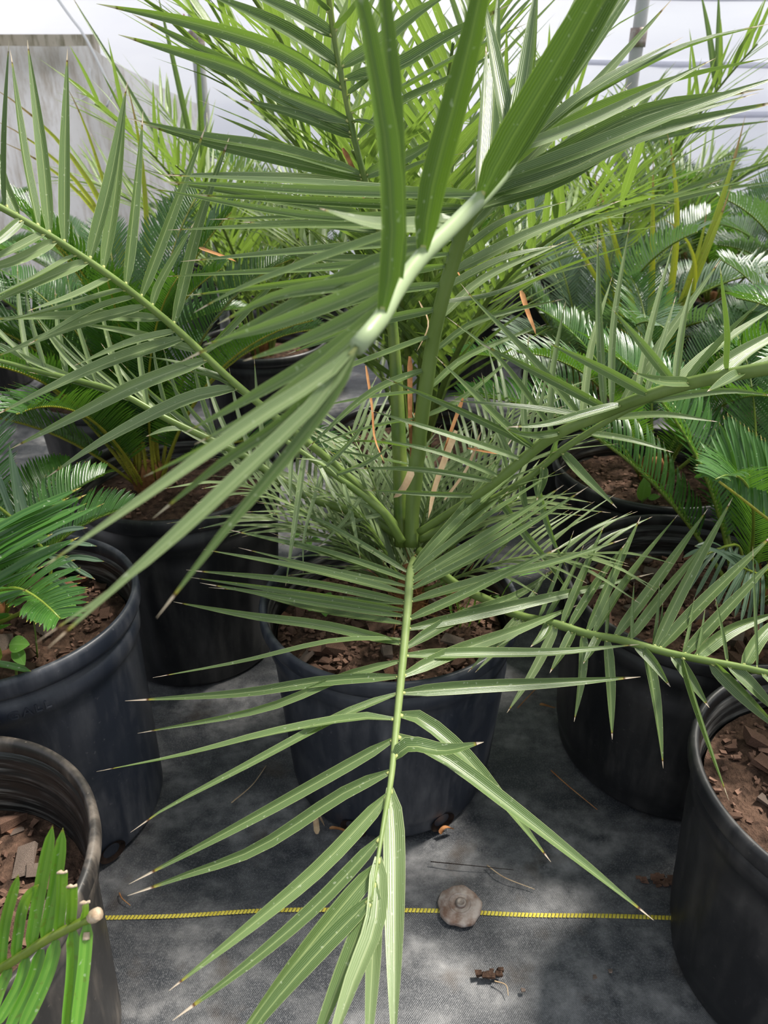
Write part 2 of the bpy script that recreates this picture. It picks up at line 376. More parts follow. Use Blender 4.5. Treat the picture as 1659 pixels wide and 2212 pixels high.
# ---------------------------------------------------------------- pots
CHIPS = []
def chip_meshes():
    for k in range(9):
        V, F, _ = box((0, 0, 0), (1, .62, .26)); V = V*rng.uniform(.72, 1.2, V.shape)+rng.uniform(-.08, .08, V.shape)
        ring = []
        # chamfer look: insert a raised irregular middle point on top and bottom
        V = np.vstack([V, [[rng.uniform(-.15, .15), rng.uniform(-.1, .1), .2]], [[rng.uniform(-.15, .15), 0, -.19]]])
        F2 = [f for f in F if f not in ((1, 5, 7, 3), (0, 2, 6, 4))]
        F2 += [(1, 5, 8), (5, 7, 8), (7, 3, 8), (3, 1, 8), (0, 2, 9), (2, 6, 9), (6, 4, 9), (4, 0, 9)]
        CHIPS.append(mesh_data('bark_chip', V, F2, ('bark', 'bark_red', 'bark_grey', 'bark', 'bark')[k % 5], None, False))
chip_meshes()
def make_pot(t, cx, cy, r, rb, h, mat='pot_black', soil=.07, chips=0, chip_fn=None, holes=(), panels=6, rot=0.0, small=0, hump=.015):
    def mod(a, z):
        if not panels or z < .09*h or z > .74*h: return np.zeros_like(a)
        f = np.abs(((a+rot)*panels/(2*math.pi)) % 1-.5)*2
        e = min(1, (z-.09*h)/(.05*h), (.74*h-z)/(.05*h))
        g = np.clip((f-.30)/.06, 0, 1)*e
        return .006*g
    def rr(z): return rb+(r-.012-rb)*(z/h)
    pr = [(.01, .006), (rb-.02, .006), (rb-.006, 0), (rb, .008)]
    for q in np.linspace(.03, .76, 22): pr.append((rr(q*h), q*h))
    pr += [(rr(.81*h)+.001, .81*h), (rr(.82*h)+.006, .825*h), (rr(.89*h)+.0065, .892*h), (rr(.90*h)+.002, .90*h), (rr(.93*h)+.003, .93*h), (r-.006, .94*h)]
    inn = [(r-.009, .955*h), (r-.013, .94*h), (r-.017, .915*h), (r-.015, .90*h), (r-.020, .875*h), (r-.022, .85*h), (r-.019, .835*h), (r-.024, .81*h), (rr(.72*h)-.010, .72*h), (rr(.5*h)-.010, .5*h)]
    pot = part('pot', lathe(pr, cx, cy, 96, mod), mat, t)
    part('inner_wall', lathe(inn, cx, cy, 96), 'pot_inside', pot)
    rim = [(r-.009, .925*h), (r-.002, .928*h), (r+.001, .945*h), (r+.001, .985*h), (r-.002, h), (r-.007, h+.001), (r-.011, .99*h), (r-.0125, .955*h), (r-.009, .94*h)]
    part('rim', lathe(rim, cx, cy, 96), mat, pot)
    for ang in holes:
        z0 = .022; q = rr(z0); c = np.array([cx+q*math.cos(ang), cy+q*math.sin(ang), z0]); n_ = np.array([math.cos(ang), math.sin(ang), -.08]); s_ = np.array([-math.sin(ang), math.cos(ang), 0]); u_ = np.array([0, 0, 1.])
        aa = np.linspace(0, 2*math.pi, 18, endpoint=False)
        V = [c-n_*.006]+[c+n_*.0015+(s_*math.cos(k)*.021+u_*math.sin(k)*.017) for k in aa]+[c+n_*.0035+(s_*math.cos(k)*.0245+u_*math.sin(k)*.020) for k in aa]
        F = [(0, 1+i, 1+(i+1) % 18) for i in range(18)]+[(1+i, 19+i, 19+(i+1) % 18, 1+(i+1) % 18) for i in range(18)]
        part('drainage_hole', (np.array(V), F, None), 'hole_dark', pot)
    zs = h-soil; rs = rr(zs)-.010; k = 40; V = [[cx, cy, zs+hump]]; F = []
    rings = 9
    for i in range(1, rings+1):
        for j in range(k):
            q = rs*i/rings; a_ = 2*math.pi*j/k
            V.append([cx+q*math.cos(a_), cy+q*math.sin(a_), zs+hump*(1-(i/rings)**2)+(rng.uniform(-.006, .006) if i < rings else 0)])
    for j in range(k): F.append((0, 1+j, 1+(j+1) % k))
    for i in range(rings-1):
        for j in range(k): F.append((1+i*k+j, 1+(i+1)*k+j, 1+(i+1)*k+(j+1) % k, 1+i*k+(j+1) % k))
    so_ = part('soil', (np.array(V), F, None), 'soil', t)
    o3 = origin_of(t); n = 0; tries = 0
    while n < chips and tries < chips*30:
        tries += 1; q = rs*.95*math.sqrt(random.random()); a_ = random.uniform(0, 6.2832); x, y = cx+q*math.cos(a_), cy+q*math.sin(a_)
        if chip_fn and not chip_fn(x, y): continue
        s_ = random.choice((.016, .020, .025, .031, .038)); z = zs+hump*(1-(q/rs)**2)+s_*.12+random.uniform(0, .006)
        c = obj('bark_chip', random.choice(CHIPS), so_, (x-o3[0], y-o3[1], z-o3[2]), (random.gauss(0, .35), random.gauss(0, .35), random.uniform(0, 6.28)))
        c.scale = (s_, s_*random.uniform(.8, 1.2), s_*random.uniform(.7, 1.3)); n += 1
    if small:
        gs = []
        for _ in range(small):
            q = rs*.97*math.sqrt(random.random()); a_ = random.uniform(0, 6.2832); V, F, _n = box((0, 0, 0), (1, .6, .35))
            V = (V*rng.uniform(.6, 1.3, V.shape))*random.uniform(.004, .012); th = random.uniform(0, 6.28)
            M = np.array(Matrix.Rotation(th, 3, 'Z')@Matrix.Rotation(random.gauss(0, .5), 3, 'X'))
            gs.append((V@M.T+np.array([cx+q*math.cos(a_), cy+q*math.sin(a_), zs+hump*(1-(q/rs)**2)+.003]), F, None))
        part('bark_crumbs', join(gs), 'bark', so_, False, 'stuff')
    return pot, so_, zs
# ---------------------------------------------------------------- traced fronds (the palm in the middle pot)
NLEAF = [0]; LENS = []
def traced_frond(t, rach, leaves, r0, r1, stem='date_stem', mat='date_leaf', nodes=True, seg=10, nstem=40, k=8):
    R3 = smooth_path([P(*q) for q in rach], 160); px = np.array([PIX(p) for p in R3])
    fr = part('frond', tube_uv(tube(R3[::4], r0, r1, nstem, k, 1.25), k), stem, t)
    nd = []; OBST.append((t.name, R3[::5]))
    for L in leaves:
        pp = L['p']; lo, hi = L.get('s', (0, 1)); i0, i1 = int(lo*160), int(hi*160)+1
        i = i0+int(np.argmin((px[i0:i1, 0]-pp[0][0])**2+(px[i0:i1, 1]-pp[0][1])**2)); d0 = px[i, 2]
        base = R3[i]; tip = pp[-1]
        if 'dz' in L: d1 = depth_of_z(tip[0], tip[1], base[2]+L['dz'])
        else: d1 = d0+L.get('dd', 0)
        s = np.r_[0, np.cumsum([math.dist(pp[j], pp[j+1]) for j in range(len(pp)-1)])]; s /= s[-1]
        pts = [base]
        for j in range(1, len(pp)):
            # 1/d interpolates linearly in the picture for a straight leaflet
            inv = (1-s[j])/d0+s[j]/d1
            pts.append(P(pp[j][0], pp[j][1], 1/inv))
        pts = np.array(pts)
        if len(pts) == 2:
            m = pts.mean(0); ln = np.linalg.norm(pts[1]-pts[0]); m = m+np.array([0, 0, ln*L.get('arc', .035)]); pts = np.array([pts[0], m, pts[1]])
        mid = pts[len(pts)//2]; dm = np.linalg.norm(mid-CAM)
        tc = unit(CAM-mid); nrm = unit(tc*L.get('f', .75)+np.array([0, 0, .6])+rng.normal(0, .38, 3))
        wd = L.get('w', 26)*dm/FPX*.90
        LENS.append((round(float(np.linalg.norm(pts[-1]-pts[0])), 2), round(wd*1000), pp[0], pp[-1]))
        lf = part('leaflet', leaf(pts, wd, nrm, seg, L.get('fold', .52), L.get('prof', prof_date), L.get('tw', rng.normal(0, .22)), 5), L.get('m', mat), fr); NLEAF[0] += 1
        nd.append((base, unit(pts[1]-pts[0]), wd)); OBST.append((t.name, smooth_path(pts, 10)))
    if nodes and nd:
        gs = []
        for b, dr, wd in nd:
            gs.append(tube([b+dr*.001, b+dr*.004, b+dr*.007], wd*.15, [wd*.17, wd*.13], 3, 6, .6))
        part('leaflet_base', join(gs), 'stem_node', fr, True, 'stuff')
    return fr
def LL(rows, **kw):
    out = []
    for r in rows:
        d = dict(kw); pp = [tuple(q) for q in r if isinstance(q, tuple)]; d['p'] = pp
        for q in r:
            if isinstance(q, dict): d.update(q)
        out.append(d)
    return out
HC = (.01, 1.08)
hero = thing('potted_date_palm', (HC[0], HC[1], 0), 'large date palm with long arching fronds in a black pot facing the rusty washer', 'potted plant')
hpot, hsoil, hz = make_pot(hero, HC[0], HC[1], .222, .182, .39, 'pot_blue', .065, 62, None, (R(250), R(300)), 6, .3, 700, .02)
Z = lambda *a: a
# F3: low frond coming forward over the pot rim
f3 = LL([
 [(882,1240),(700,1130),(588,1085),dict(w=17)], [(880,1250),(690,1190),(492,1144),dict(w=22)], [(878,1258),(720,1200),(582,1150),dict(w=16)],
 [(877,1270),(700,1230),(515,1183),dict(w=18)], [(876,1285),(660,1230),(440,1187),dict(w=24)], [(876,1300),(660,1258),(402,1231),dict(w=22)],
 [(874,1318),(650,1280),(410,1247),dict(w=20)], [(873,1330),(640,1295),(432,1259),dict(w=20)], [(874,1306),(660,1288),(450,1269),dict(w=16)],
 [(872,1350),(690,1320),(520,1275),dict(w=22)], [(870,1390),(700,1352),(540,1330),(375,1300),dict(w=26)], [(868,1384),(720,1388),(520,1432),(330,1464),dict(w=24)],
 [(866,1428),(740,1462),(570,1530),(297,1584),dict(w=24)], [(862,1462),(700,1472),(520,1498),(270,1514),dict(w=28)],
 [(858,1498),(740,1545),(540,1650),(360,1745),(282,1798),dict(w=24)], [(855,1555),(770,1552),(590,1585),(400,1632),(208,1667),dict(w=30)],
 [(850,1595),(740,1660),(560,1760),(340,1877),(278,1910),dict(w=32)], [(842,1662),(740,1715),(560,1830),(400,1890),(275,1935),dict(w=34)],
 [(832,1712),(700,1865),(560,1985),(365,2140),dict(w=42)], [(815,1805),(690,1950),(540,2080),(372,2205),dict(w=36)],
 [(806,1868),(700,2005),(600,2130),(500,2260),dict(w=48,dz=-.05)], [(800,1940),(690,2055),(580,2180),(470,2330),dict(w=44,dz=-.05)], [(798,1960),(750,2080),(700,2210),(640,2360),dict(w=40,dz=-.06)],
 [(886,1232),(1010,1090),(1110,942),dict(w=28,dz=.03)], [(888,1240),(1010,1110),(1162,977),dict(w=26,dz=.03)], [(888,1228),(1000,1140),(1100,1060),dict(w=20)],
 [(886,1245),(1050,1120),(1222,1005),dict(w=26)], [(886,1256),(1060,1150),(1218,1048),dict(w=26)], [(885,1266),(1070,1165),(1248,1044),dict(w=22)], [(884,1276),(1070,1180),(1271,1051),dict(w=24)],
 [(884,1300),(1060,1250),(1200,1215),(1355,1162),dict(w=28)], [(882,1357),(1060,1320),(1240,1280),(1412,1238),dict(w=30)], [(880,1340),(990,1290),(1120,1225),(1215,1180),dict(w=26)],
 [(876,1402),(980,1340),(1120,1285),(1215,1217),dict(w=30)], [(877,1416),(1030,1412),(1200,1410),(1380,1392),dict(w=30)],
 [(868,1464),(980,1410),(1120,1360),(1252,1305),dict(w=34)], [(866,1497),(1030,1484),(1200,1475),(1384,1462),dict(w=34)],
 [(862,1545),(910,1556),(1000,1632),(1080,1725),(1190,1862),dict(w=44,dz=-.10)], [(858,1588),(960,1640),(1110,1752),(1250,1860),(1412,1988),dict(w=44,dz=-.12)],
 [(850,1642),(885,1612),(960,1622),(1045,1603),dict(w=44,dz=.02,fold=.45)],
 [(845,1706),(850,1800),(852,2000),(850,2300),dict(w=58,dz=-.05,m='date_leaf_pale')], [(832,1850),(812,1990),(760,2130),(690,2330),dict(w=52,dz=-.04,m='date_leaf_pale')], [(815,1905),(805,2060),(790,2330),dict(w=40,dz=-.06,m='date_leaf_pale')],
], dz=-.035)
for L in f3:
    if L['p'][0][1] < 1345 and L['dz'] == -.035: del L['dz']; L['dd'] = .05
    elif L['dz'] == .03: del L['dz']; L['dd'] = .10
traced_frond(hero, [Z(896,1208,1.30),Z(891,1222,1.22),Z(886,1242,1.15),Z(880,1320,1.08),Z(868,1450,.99),Z(856,1570,.91),Z(845,1680,.85),Z(830,1770,.80),Z(812,1880,.76),Z(800,1950,.735)], f3, .0078, [.0062, .0045, .0014], 'date_stem_pale')
# F1: tall frond that rises, arches over and comes back down towards the lens
f1a = LL([
 [(933,725),(820,770),(600,850),dict(w=24,dd=-.02)], [(920,795),(800,850),(660,972),dict(w=22,dd=-.02)], [(910,845),(800,860),(680,880),dict(w=20)], [(903,902),(800,925),(660,968),dict(w=18)],
 [(896,965),(800,955),(715,957),dict(w=16)], [(893,1008),(780,985),(650,960),dict(w=15)], [(950,665),(800,700),(620,765),dict(w=24)], [(965,612),(800,640),(560,720),dict(w=26)],
 [(978,565),(700,600),(388,640),dict(w=28)], [(985,548),(700,580),(345,598),dict(w=24)], [(992,520),(700,540),(390,565),dict(w=28,m='date_leaf_pale')], [(1000,497),(700,490),(362,497),dict(w=32)], [(1012,470),(720,470),(452,474),dict(w=24)],
 [(1024,448),(760,440),(400,420),dict(w=26)], [(1030,435),(740,405),(345,378),dict(w=38,m='date_leaf_pale')], [(1045,415),(720,415),(350,392),dict(w=30)], [(1022,452),(700,470),(315,405),dict(w=24)],
 # right rank of the rising stem
 [(955,660),(1060,640),(1180,590),dict(w=22)], [(965,625),(1090,560),(1205,530),dict(w=26)], [(975,590),(1160,500),(1344,432),dict(w=30,m='date_leaf_pale')], [(985,555),(1090,480),(1225,435),dict(w=24)],
 [(945,700),(1050,600),(1225,520),dict(w=22,m='date_leaf_pale')], [(930,760),(1040,690),(1220,645),dict(w=18)], [(918,850),(1010,770),(1180,700),dict(w=18)], [(912,905),(1000,860),(1120,760),dict(w=16)],
 [(995,530),(1180,350),(1365,178),dict(w=24,m='date_leaf_pale')], [(1000,505),(1240,235),(1450,0),dict(w=34,m='date_leaf_pale')], [(1010,475),(1200,235),(1400,-60),dict(w=40)], [(1020,460),(1160,250),(1330,-40),dict(w=42,m='date_leaf_pale')],
 [(1030,440),(1200,340),(1400,240),(1650,192),dict(w=46)], [(1050,415),(1230,270),(1450,180),(1659,125),dict(w=48)], [(1075,375),(1250,230),(1480,105),(1670,50),dict(w=46)], [(1062,400),(1250,330),(1450,250),(1700,160),dict(w=38)],
 [(1040,425),(1220,370),(1400,290),(1700,215),dict(w=40)], [(1085,350),(1270,200),(1476,80),dict(w=30)], [(1100,325),(1300,250),(1545,126),dict(w=28,m='date_leaf_pale')], [(1025,452),(1200,400),(1400,280),(1640,200),dict(w=34)],
 [(1032,430),(1042,300),(1050,92),dict(w=38,dd=.12,f=1)], [(1100,330),(1075,180),(1040,-20),dict(w=46,dd=.10,f=1)], [(1105,320),(1140,150),(1165,-60),dict(w=44,dd=.08,f=1)], [(1050,412),(1065,250),(1078,-40),dict(w=38,dd=.14,f=1)],
 [(1110,300),(1270,100),(1400,-80),dict(w=42)], [(1090,345),(1180,130),(1290,-60),dict(w=40)], [(1120,290),(1190,150),(1260,-40),dict(w=36)],
], s=(0, .62), dd=.06, f=.6)
f1b = LL([
 [(1086,376),(1150,260),(1230,130),(1330,-40),(1500,-330),dict(w=66,dd=-.05,fold=.6,m='date_leaf_backlit')], [(1032,424),(1100,310),(1190,160),(1280,0),(1450,-330),dict(w=80,dd=-.09,fold=.6,m='date_leaf_backlit')], [(912,555),(935,400),(990,190),(1035,0),(1090,-300),dict(w=74,dd=-.08,fold=.6,m='date_leaf_backlit')],
 [(862,618),(848,450),(842,200),(825,0),(800,-350),dict(w=60,dd=-.06,fold=.6,m='date_leaf_backlit')], [(822,690),(846,540),(835,330),(800,120),(765,-40),(680,-400),dict(w=64,dd=-.07,fold=.6,m='date_leaf_backlit')],
 [(985,480),(960,478),(900,488),(800,482),(690,450),dict(w=44,dd=-.02,m='date_leaf_pale',fold=.25)],
 [(975,492),(880,500),(700,560),(520,625),(418,676),dict(w=40,dd=.05)], [(930,535),(800,575),(640,660),(500,730),(390,782),dict(w=44,dd=.05)], [(895,575),(760,640),(600,700),(440,745),dict(w=44,dd=.05)],
 [(860,622),(760,690),(640,745),(525,780),dict(w=42,dd=.04)], [(845,650),(730,750),(560,850),(400,935),dict(w=42,dd=.04)], [(830,672),(700,790),(560,890),(420,960),dict(w=40,dd=.04,m='date_leaf_pale')], [(812,705),(690,820),(500,935),(310,1030),dict(w=34,dd=.03)],
 [(915,550),(780,610),(600,640),(470,700),dict(w=40,dd=.06)], [(800,722),(640,890),(480,1000),(330,1120),dict(w=36,dd=.02)],
 [(776,744),(700,815),(560,905),(300,1085),(95,1224),dict(w=44,dd=-.03,m='date_leaf_pale')], [(770,752),(690,865),(560,990),(330,1200),(103,1400),dict(w=44,dd=-.04,m='date_leaf_pale')], [(768,752),(660,900),(500,1060),(300,1235),(78,1388),dict(w=40,dd=-.02,m='date_leaf_pale')],
 [(766,754),(720,850),(620,985),(490,1140),(338,1335),dict(w=36,dd=-.02)],
], s=(.66, 1), f=.8)
traced_frond(hero, [Z(889,1180,1.30),Z(890,1120,1.29),Z(897,1030,1.26),Z(905,950,1.23),Z(918,850,1.18),Z(935,740,1.13),Z(957,640,1.07),Z(985,545,1.02),Z(1012,470,.97),Z(1062,395,.90),Z(1108,318,.83),Z(1138,262,.75),Z(1125,300,.68),Z(1085,376,.62),Z(985,482,.545),Z(912,553,.505),Z(862,620,.475),Z(822,690,.445),Z(772,748,.425)], f1a+f1b, .0125, [.010, .008, .0056, .0046], 'date_stem_fade', nstem=80, k=10)
# F4: upright frond behind
f4 = LL([
 [(742,195),(600,105),(400,45),(208,8),dict(w=36)], [(768,285),(600,200),(425,105),(285,30),dict(w=36)], [(757,262),(600,200),(500,145),(256,75),dict(w=40)], [(728,145),(620,70),(520,20),(430,-20),dict(w=40)], [(718,80),(640,35),(560,-5),(500,-40),dict(w=38)],
 [(772,385),(600,325),(430,295),(270,254),dict(w=34)], [(768,395),(620,350),(450,310),(310,268),dict(w=34)], [(712,30),(680,5),(640,-30),dict(w=30)], [(762,300),(640,250),(520,215),dict(w=30)],
 [(805,410),(700,395),(540,385),(346,378),dict(w=36,m='date_leaf_pale')], [(820,480),(700,450),(560,425),(350,392),dict(w=30)], [(825,500),(700,490),(520,480),dict(w=30)], [(830,560),(700,560),(600,545),dict(w=26)],
 [(722,70),(760,30),(800,-40),dict(w=36)], [(735,150),(800,110),(900,30),(980,-20),dict(w=36)], [(740,175),(850,150),(960,85),(1100,10),dict(w=38)], [(755,250),(860,200),(1000,120),(1140,50),dict(w=34)], [(765,305),(860,230),(980,170),(1100,100),dict(w=32)], [(785,380),(880,340),(960,290),dict(w=32)], [(800,420),(900,360),(1010,330),dict(w=28)],
 [(745,215),(790,180),(830,140),dict(w=26)], [(757,262),(800,270),(850,300),dict(w=24)],
], dd=-.03, f=.6)
traced_frond(hero, [Z(868,1180,1.32),Z(866,1080,1.31),Z(862,960,1.29),Z(856,820,1.26),Z(846,680,1.22),Z(830,540,1.18),Z(800,430,1.14),Z(768,310,1.10),Z(745,200,1.07),Z(722,80,1.04),Z(706,-40,1.0)], f4, .013, [.012, .0075, .0045, .004], 'date_stem_dark', nstem=60)
# F7: left frond with tall upright leaflets
f7 = LL([
 [(15,448),(14,300),(20,82),dict(w=24)], [(36,468),(10,400),(-8,310),dict(w=24)], [(78,494),(50,330),(22,108),dict(w=26)], [(109,512),(90,320),(59,86),dict(w=28)], [(143,530),(140,330),(146,105),dict(w=26)], [(-10,440),(-20,300),(-15,120),dict(w=26)],
 [(193,562),(240,380),(276,176),dict(w=30)], [(222,582),(248,420),(272,200),dict(w=28)], [(275,618),(290,440),(309,240),dict(w=28)], [(302,640),(380,440),(446,268),dict(w=26)], [(375,705),(430,480),(498,290),dict(w=28)], [(330,665),(345,610),(420,480),dict(w=20)], [(440,765),(560,640),(640,560),dict(w=22)],
 [(48,484),(0,515),(-60,548),dict(w=24)], [(93,512),(20,545),(-60,575),dict(w=22)], [(120,525),(30,565),(-80,592),dict(w=26)], [(163,553),(80,600),(-40,655),dict(w=22)], [(190,568),(80,610),(-30,660),dict(w=28)], [(240,604),(160,640),(60,672),dict(w=22)],
 [(275,626),(140,665),(-20,702),dict(w=28)], [(320,662),(160,705),(-20,775),dict(w=26)], [(352,690),(180,682),(-30,690),dict(w=28)], [(400,728),(220,790),(-20,902),dict(w=34)], [(450,770),(300,830),(180,890),(22,970),dict(w=36)], [(520,830),(400,865),(230,950),(100,1032),dict(w=36)],
 [(425,765),(290,720),(155,697),dict(w=22)], [(505,830),(400,790),(302,768),dict(w=22)], [(560,880),(480,820),(400,800),dict(w=20)], [(380,715),(280,740),(160,790),dict(w=20)], [(300,640),(200,670),(60,745),dict(w=20)],
], dd=-.06, f=.8, m='date_leaf_pale')
for L in f7[:13]: L['m'] = 'date_leaf'; L['dd'] = .02
traced_frond(hero, [Z(868,1150,1.31),Z(800,1075,1.29),Z(700,985,1.25),Z(600,905,1.20),Z(500,822,1.15),Z(400,728,1.10),Z(330,668,1.06),Z(250,605,1.02),Z(150,536,.98),Z(50,475,.94),Z(-60,415,.90)], f7, .0062, .003, 'date_stem', nstem=50)
# F8: second left frond, lower and farther back
f8 = []
bx8 = np.array([[40, 785], [120, 810], [250, 845], [360, 905], [465, 955], [540, 992], [620, 1045]])
for k in range(24):
    s_ = .04+k/24*.96; q = np.array([np.interp(s_*6, range(7), bx8[:, i]) for i in (0, 1)])
    up = k % 2 == 0; ln = random.uniform(190, 260)
    an = R(random.uniform(96, 118)) if up else R(random.uniform(132, 158))
    f8.append(dict(p=[tuple(q), (q[0]+ln*.55*math.cos(an), q[1]-ln*.55*math.sin(an)), (q[0]+ln*math.cos(an-.05), q[1]-ln*math.sin(an-.05))], w=random.uniform(12, 16), dd=random.uniform(-.05, .08)))
f8 += LL([[(410,928),(360,930),(315,943),dict(w=20)], [(300,870),(200,835),(60,803),dict(w=16)], [(250,848),(160,790),(80,690),dict(w=18)]], dd=-.03)
traced_frond(hero, [Z(872,1165,1.33),Z(800,1120,1.32),Z(660,1070,1.30),Z(540,992,1.28),Z(465,955,1.26),Z(360,905,1.24),Z(250,845,1.22),Z(120,810,1.20),Z(-20,775,1.18)], f8, .0075, .003, 'date_stem', mat='date_leaf_pale', nodes=False)
# F5: right frond, rising past the right edge
c4p = lambda x, y: (830+x/2, 500+y/2)
def C4(*pts, **kw): return dict(p=[c4p(*q) for q in pts], **kw)
f5 = [C4((1490,615),(1495,420),(1450,140),w=30), C4((1240,625),(1120,500),(985,335),w=26), C4((1150,715),(930,590),(705,480),w=28), C4((965,745),(680,620),(410,480),w=26), C4((838,770),(640,560),(400,310),(330,225),w=28),
 C4((650,945),(520,840),(360,680),(222,540),w=28), C4((660,945),(560,885),(300,760),(-8,628),w=22), C4((600,990),(350,905),(-70,770),w=22), C4((770,872),(650,880),(560,865),(520,845),w=22), C4((905,800),(640,770),(275,730),w=26),
 C4((1040,755),(880,790),(700,835),(535,845),w=30), C4((1325,660),(1200,650),(1075,610),w=30), C4((1550,612),(1480,650),(1395,692),w=34), C4((720,850),(500,560),(270,370),w=20), C4((460,1055),(150,1030),(-140,1022),w=18), C4((480,1030),(250,960),(-40,895),w=18), C4((400,1140),(150,1130),(-90,1116),w=15),
 C4((940,760),(930,400),(922,15),w=20,m='date_leaf_pale'), C4((970,740),(990,400),(1062,-40),w=18,m='date_leaf_pale'), C4((830,770),(890,500),(985,195),w=22,m='date_leaf_pale'), C4((700,880),(730,600),(785,295),w=18,m='date_leaf_pale'), C4((1090,720),(1150,420),(1245,62),w=18,m='date_leaf_pale'),
 C4((1010,750),(1200,480),(1455,118),w=26,m='date_leaf_pale'), C4((1240,620),(1290,420),(1335,200),w=20,m='date_leaf_pale'), C4((610,960),(600,760),(625,440),w=18,m='date_leaf_pale'), C4((1120,720),(1190,500),(1260,280),w=18,m='date_leaf_pale'),
 C4((1240,660),(1420,520),(1700,320),w=34,m='date_leaf_pale'), C4((1370,630),(1520,540),(1760,400),w=36,m='date_leaf_pale'), C4((1470,600),(1600,520),(1780,420),w=30,m='date_leaf_pale'), C4((1560,605),(1650,570),(1790,490),w=34,m='date_leaf_pale'), C4((1300,650),(1480,450),(1640,290),w=24), C4((560,1000),(470,800),(420,610),w=16,m='date_leaf_pale'), C4((520,1020),(490,850),(470,650),w=15,m='date_leaf_pale')]
for L in f5: L.setdefault('dd', .05 if L.get('m') else -.05); L.setdefault('f', .8)
traced_frond(hero, [Z(905,1150,1.28),Z(960,1115,1.25),Z(1030,1070,1.21),Z(1110,1010,1.16),Z(1160,968,1.13),Z(1214,932,1.09),Z(1278,905,1.06),Z(1345,875,1.02),Z(1400,855,.99),Z(1490,828,.95),Z(1605,805,.90),Z(1720,785,.86)], f5, .0052, [.0064, .0068], 'date_stem', nstem=50)
f9 = [C4((1120,745),(1300,710),(1500,690),(1700,712),w=20), C4((980,810),(1200,795),(1440,822),w=22), C4((880,885),(1060,905),(1250,955),w=22), C4((765,955),(860,1060),(1005,1195),w=30), C4((770,950),(860,890),(975,845),w=18), C4((690,1010),(680,1080),(658,1165),w=26), C4((590,1090),(600,1170),(640,1270),w=22), C4((500,1160),(600,1300),(700,1420),(800,1560),w=22), C4((640,1040),(720,1300),(790,1460),w=20), C4((720,985),(740,920),(760,890),w=18)]
for L in f9: L.setdefault('dd', -.02)
traced_frond(hero, [Z(905,1165,1.30),Z(960,1140,1.29),Z(1030,1100,1.27),Z(1130,1040,1.23),Z(1180,1000,1.21),Z(1215,972,1.19),Z(1255,945,1.17),Z(1320,905,1.14),Z(1392,868,1.11),Z(1440,850,1.1)], f9, .007, .003, 'date_stem')
# F6: low right frond
c6p = lambda x, y: (830+x/2, 1000+y/2)
def C6(*pts, **kw): return dict(p=[c6p(*q) for q in pts], **kw)
f6 = [C6((665,660),(740,480),(820,290),w=16), C6((700,672),(790,520),(862,355),w=15), C6((770,690),(860,480),(952,268),w=22), C6((800,698),(930,500),(1050,340),w=22), C6((880,720),(980,500),(1108,232),w=26), C6((908,730),(1060,500),(1272,220),w=28), C6((1000,748),(1170,520),(1398,198),w=28), C6((1045,762),(1210,560),(1400,330),w=26), C6((1160,785),(1300,520),(1505,150),w=30), C6((1195,790),(1380,600),(1690,300),w=32), C6((1290,818),(1450,660),(1700,400),w=30), C6((1340,828),(1500,720),(1720,640),w=34), C6((1545,868),(1620,760),(1740,640),w=34), C6((590,640),(650,560),(705,470),w=14),
 C6((575,660),(470,790),(360,905),w=18,m='date_leaf_pale'), C6((610,670),(500,800),(393,905),w=20,m='date_leaf_pale'), C6((715,700),(680,750),(632,795),w=24), C6((745,705),(650,890),(530,1080),w=26,m='date_leaf_pale'), C6((822,725),(770,820),(715,908),w=26), C6((860,735),(850,920),(820,1118),w=26), C6((925,745),(895,810),(860,868),w=24), C6((962,755),(975,960),(985,1195),w=28), C6((1085,788),(1160,860),(1237,968),w=26), C6((1130,800),(1165,1000),(1205,1320),w=30), C6((1240,818),(1310,920),(1405,1058),w=30), C6((1285,828),(1380,1120),(1490,1460),w=34,dz=.0), C6((1410,850),(1560,1010),(1720,1170),w=36), C6((1480,862),(1580,960),(1720,1100),w=34), C6((1640,890),(1690,960),(1760,1080),w=32), C6((640,672),(560,740),(480,800),w=16)]
for L in f6[:14]: L.setdefault('dd', .05)
f6 += LL([[(1312,1375),(1314,1330),(1316,1275)], [(1365,1388),(1366,1320),(1370,1258)], [(1412,1398),(1420,1330),(1425,1255)], [(1425,1402),(1428,1350),(1432,1300)], [(1478,1415),(1490,1350),(1500,1290)], [(1508,1420),(1515,1370),(1523,1315)], [(1570,1434),(1562,1370),(1545,1290)], [(1632,1448),(1630,1310),(1626,1180)]], w=9, dd=.03, m='date_leaf')
for L in f6: L.setdefault('dd', -.04); L.setdefault('f', .8)
traced_frond(hero, [Z(905,1190,1.27),Z(980,1260,1.22),Z(1060,1300,1.19),Z(1120,1330,1.165),Z(1190,1345,1.15),Z(1270,1370,1.13),Z(1330,1380,1.115),Z(1380,1393,1.10),Z(1450,1412,1.085),Z(1530,1428,1.065),Z(1600,1441,1.05),Z(1720,1468,1.02)], f6, .0072, .004, 'date_stem')
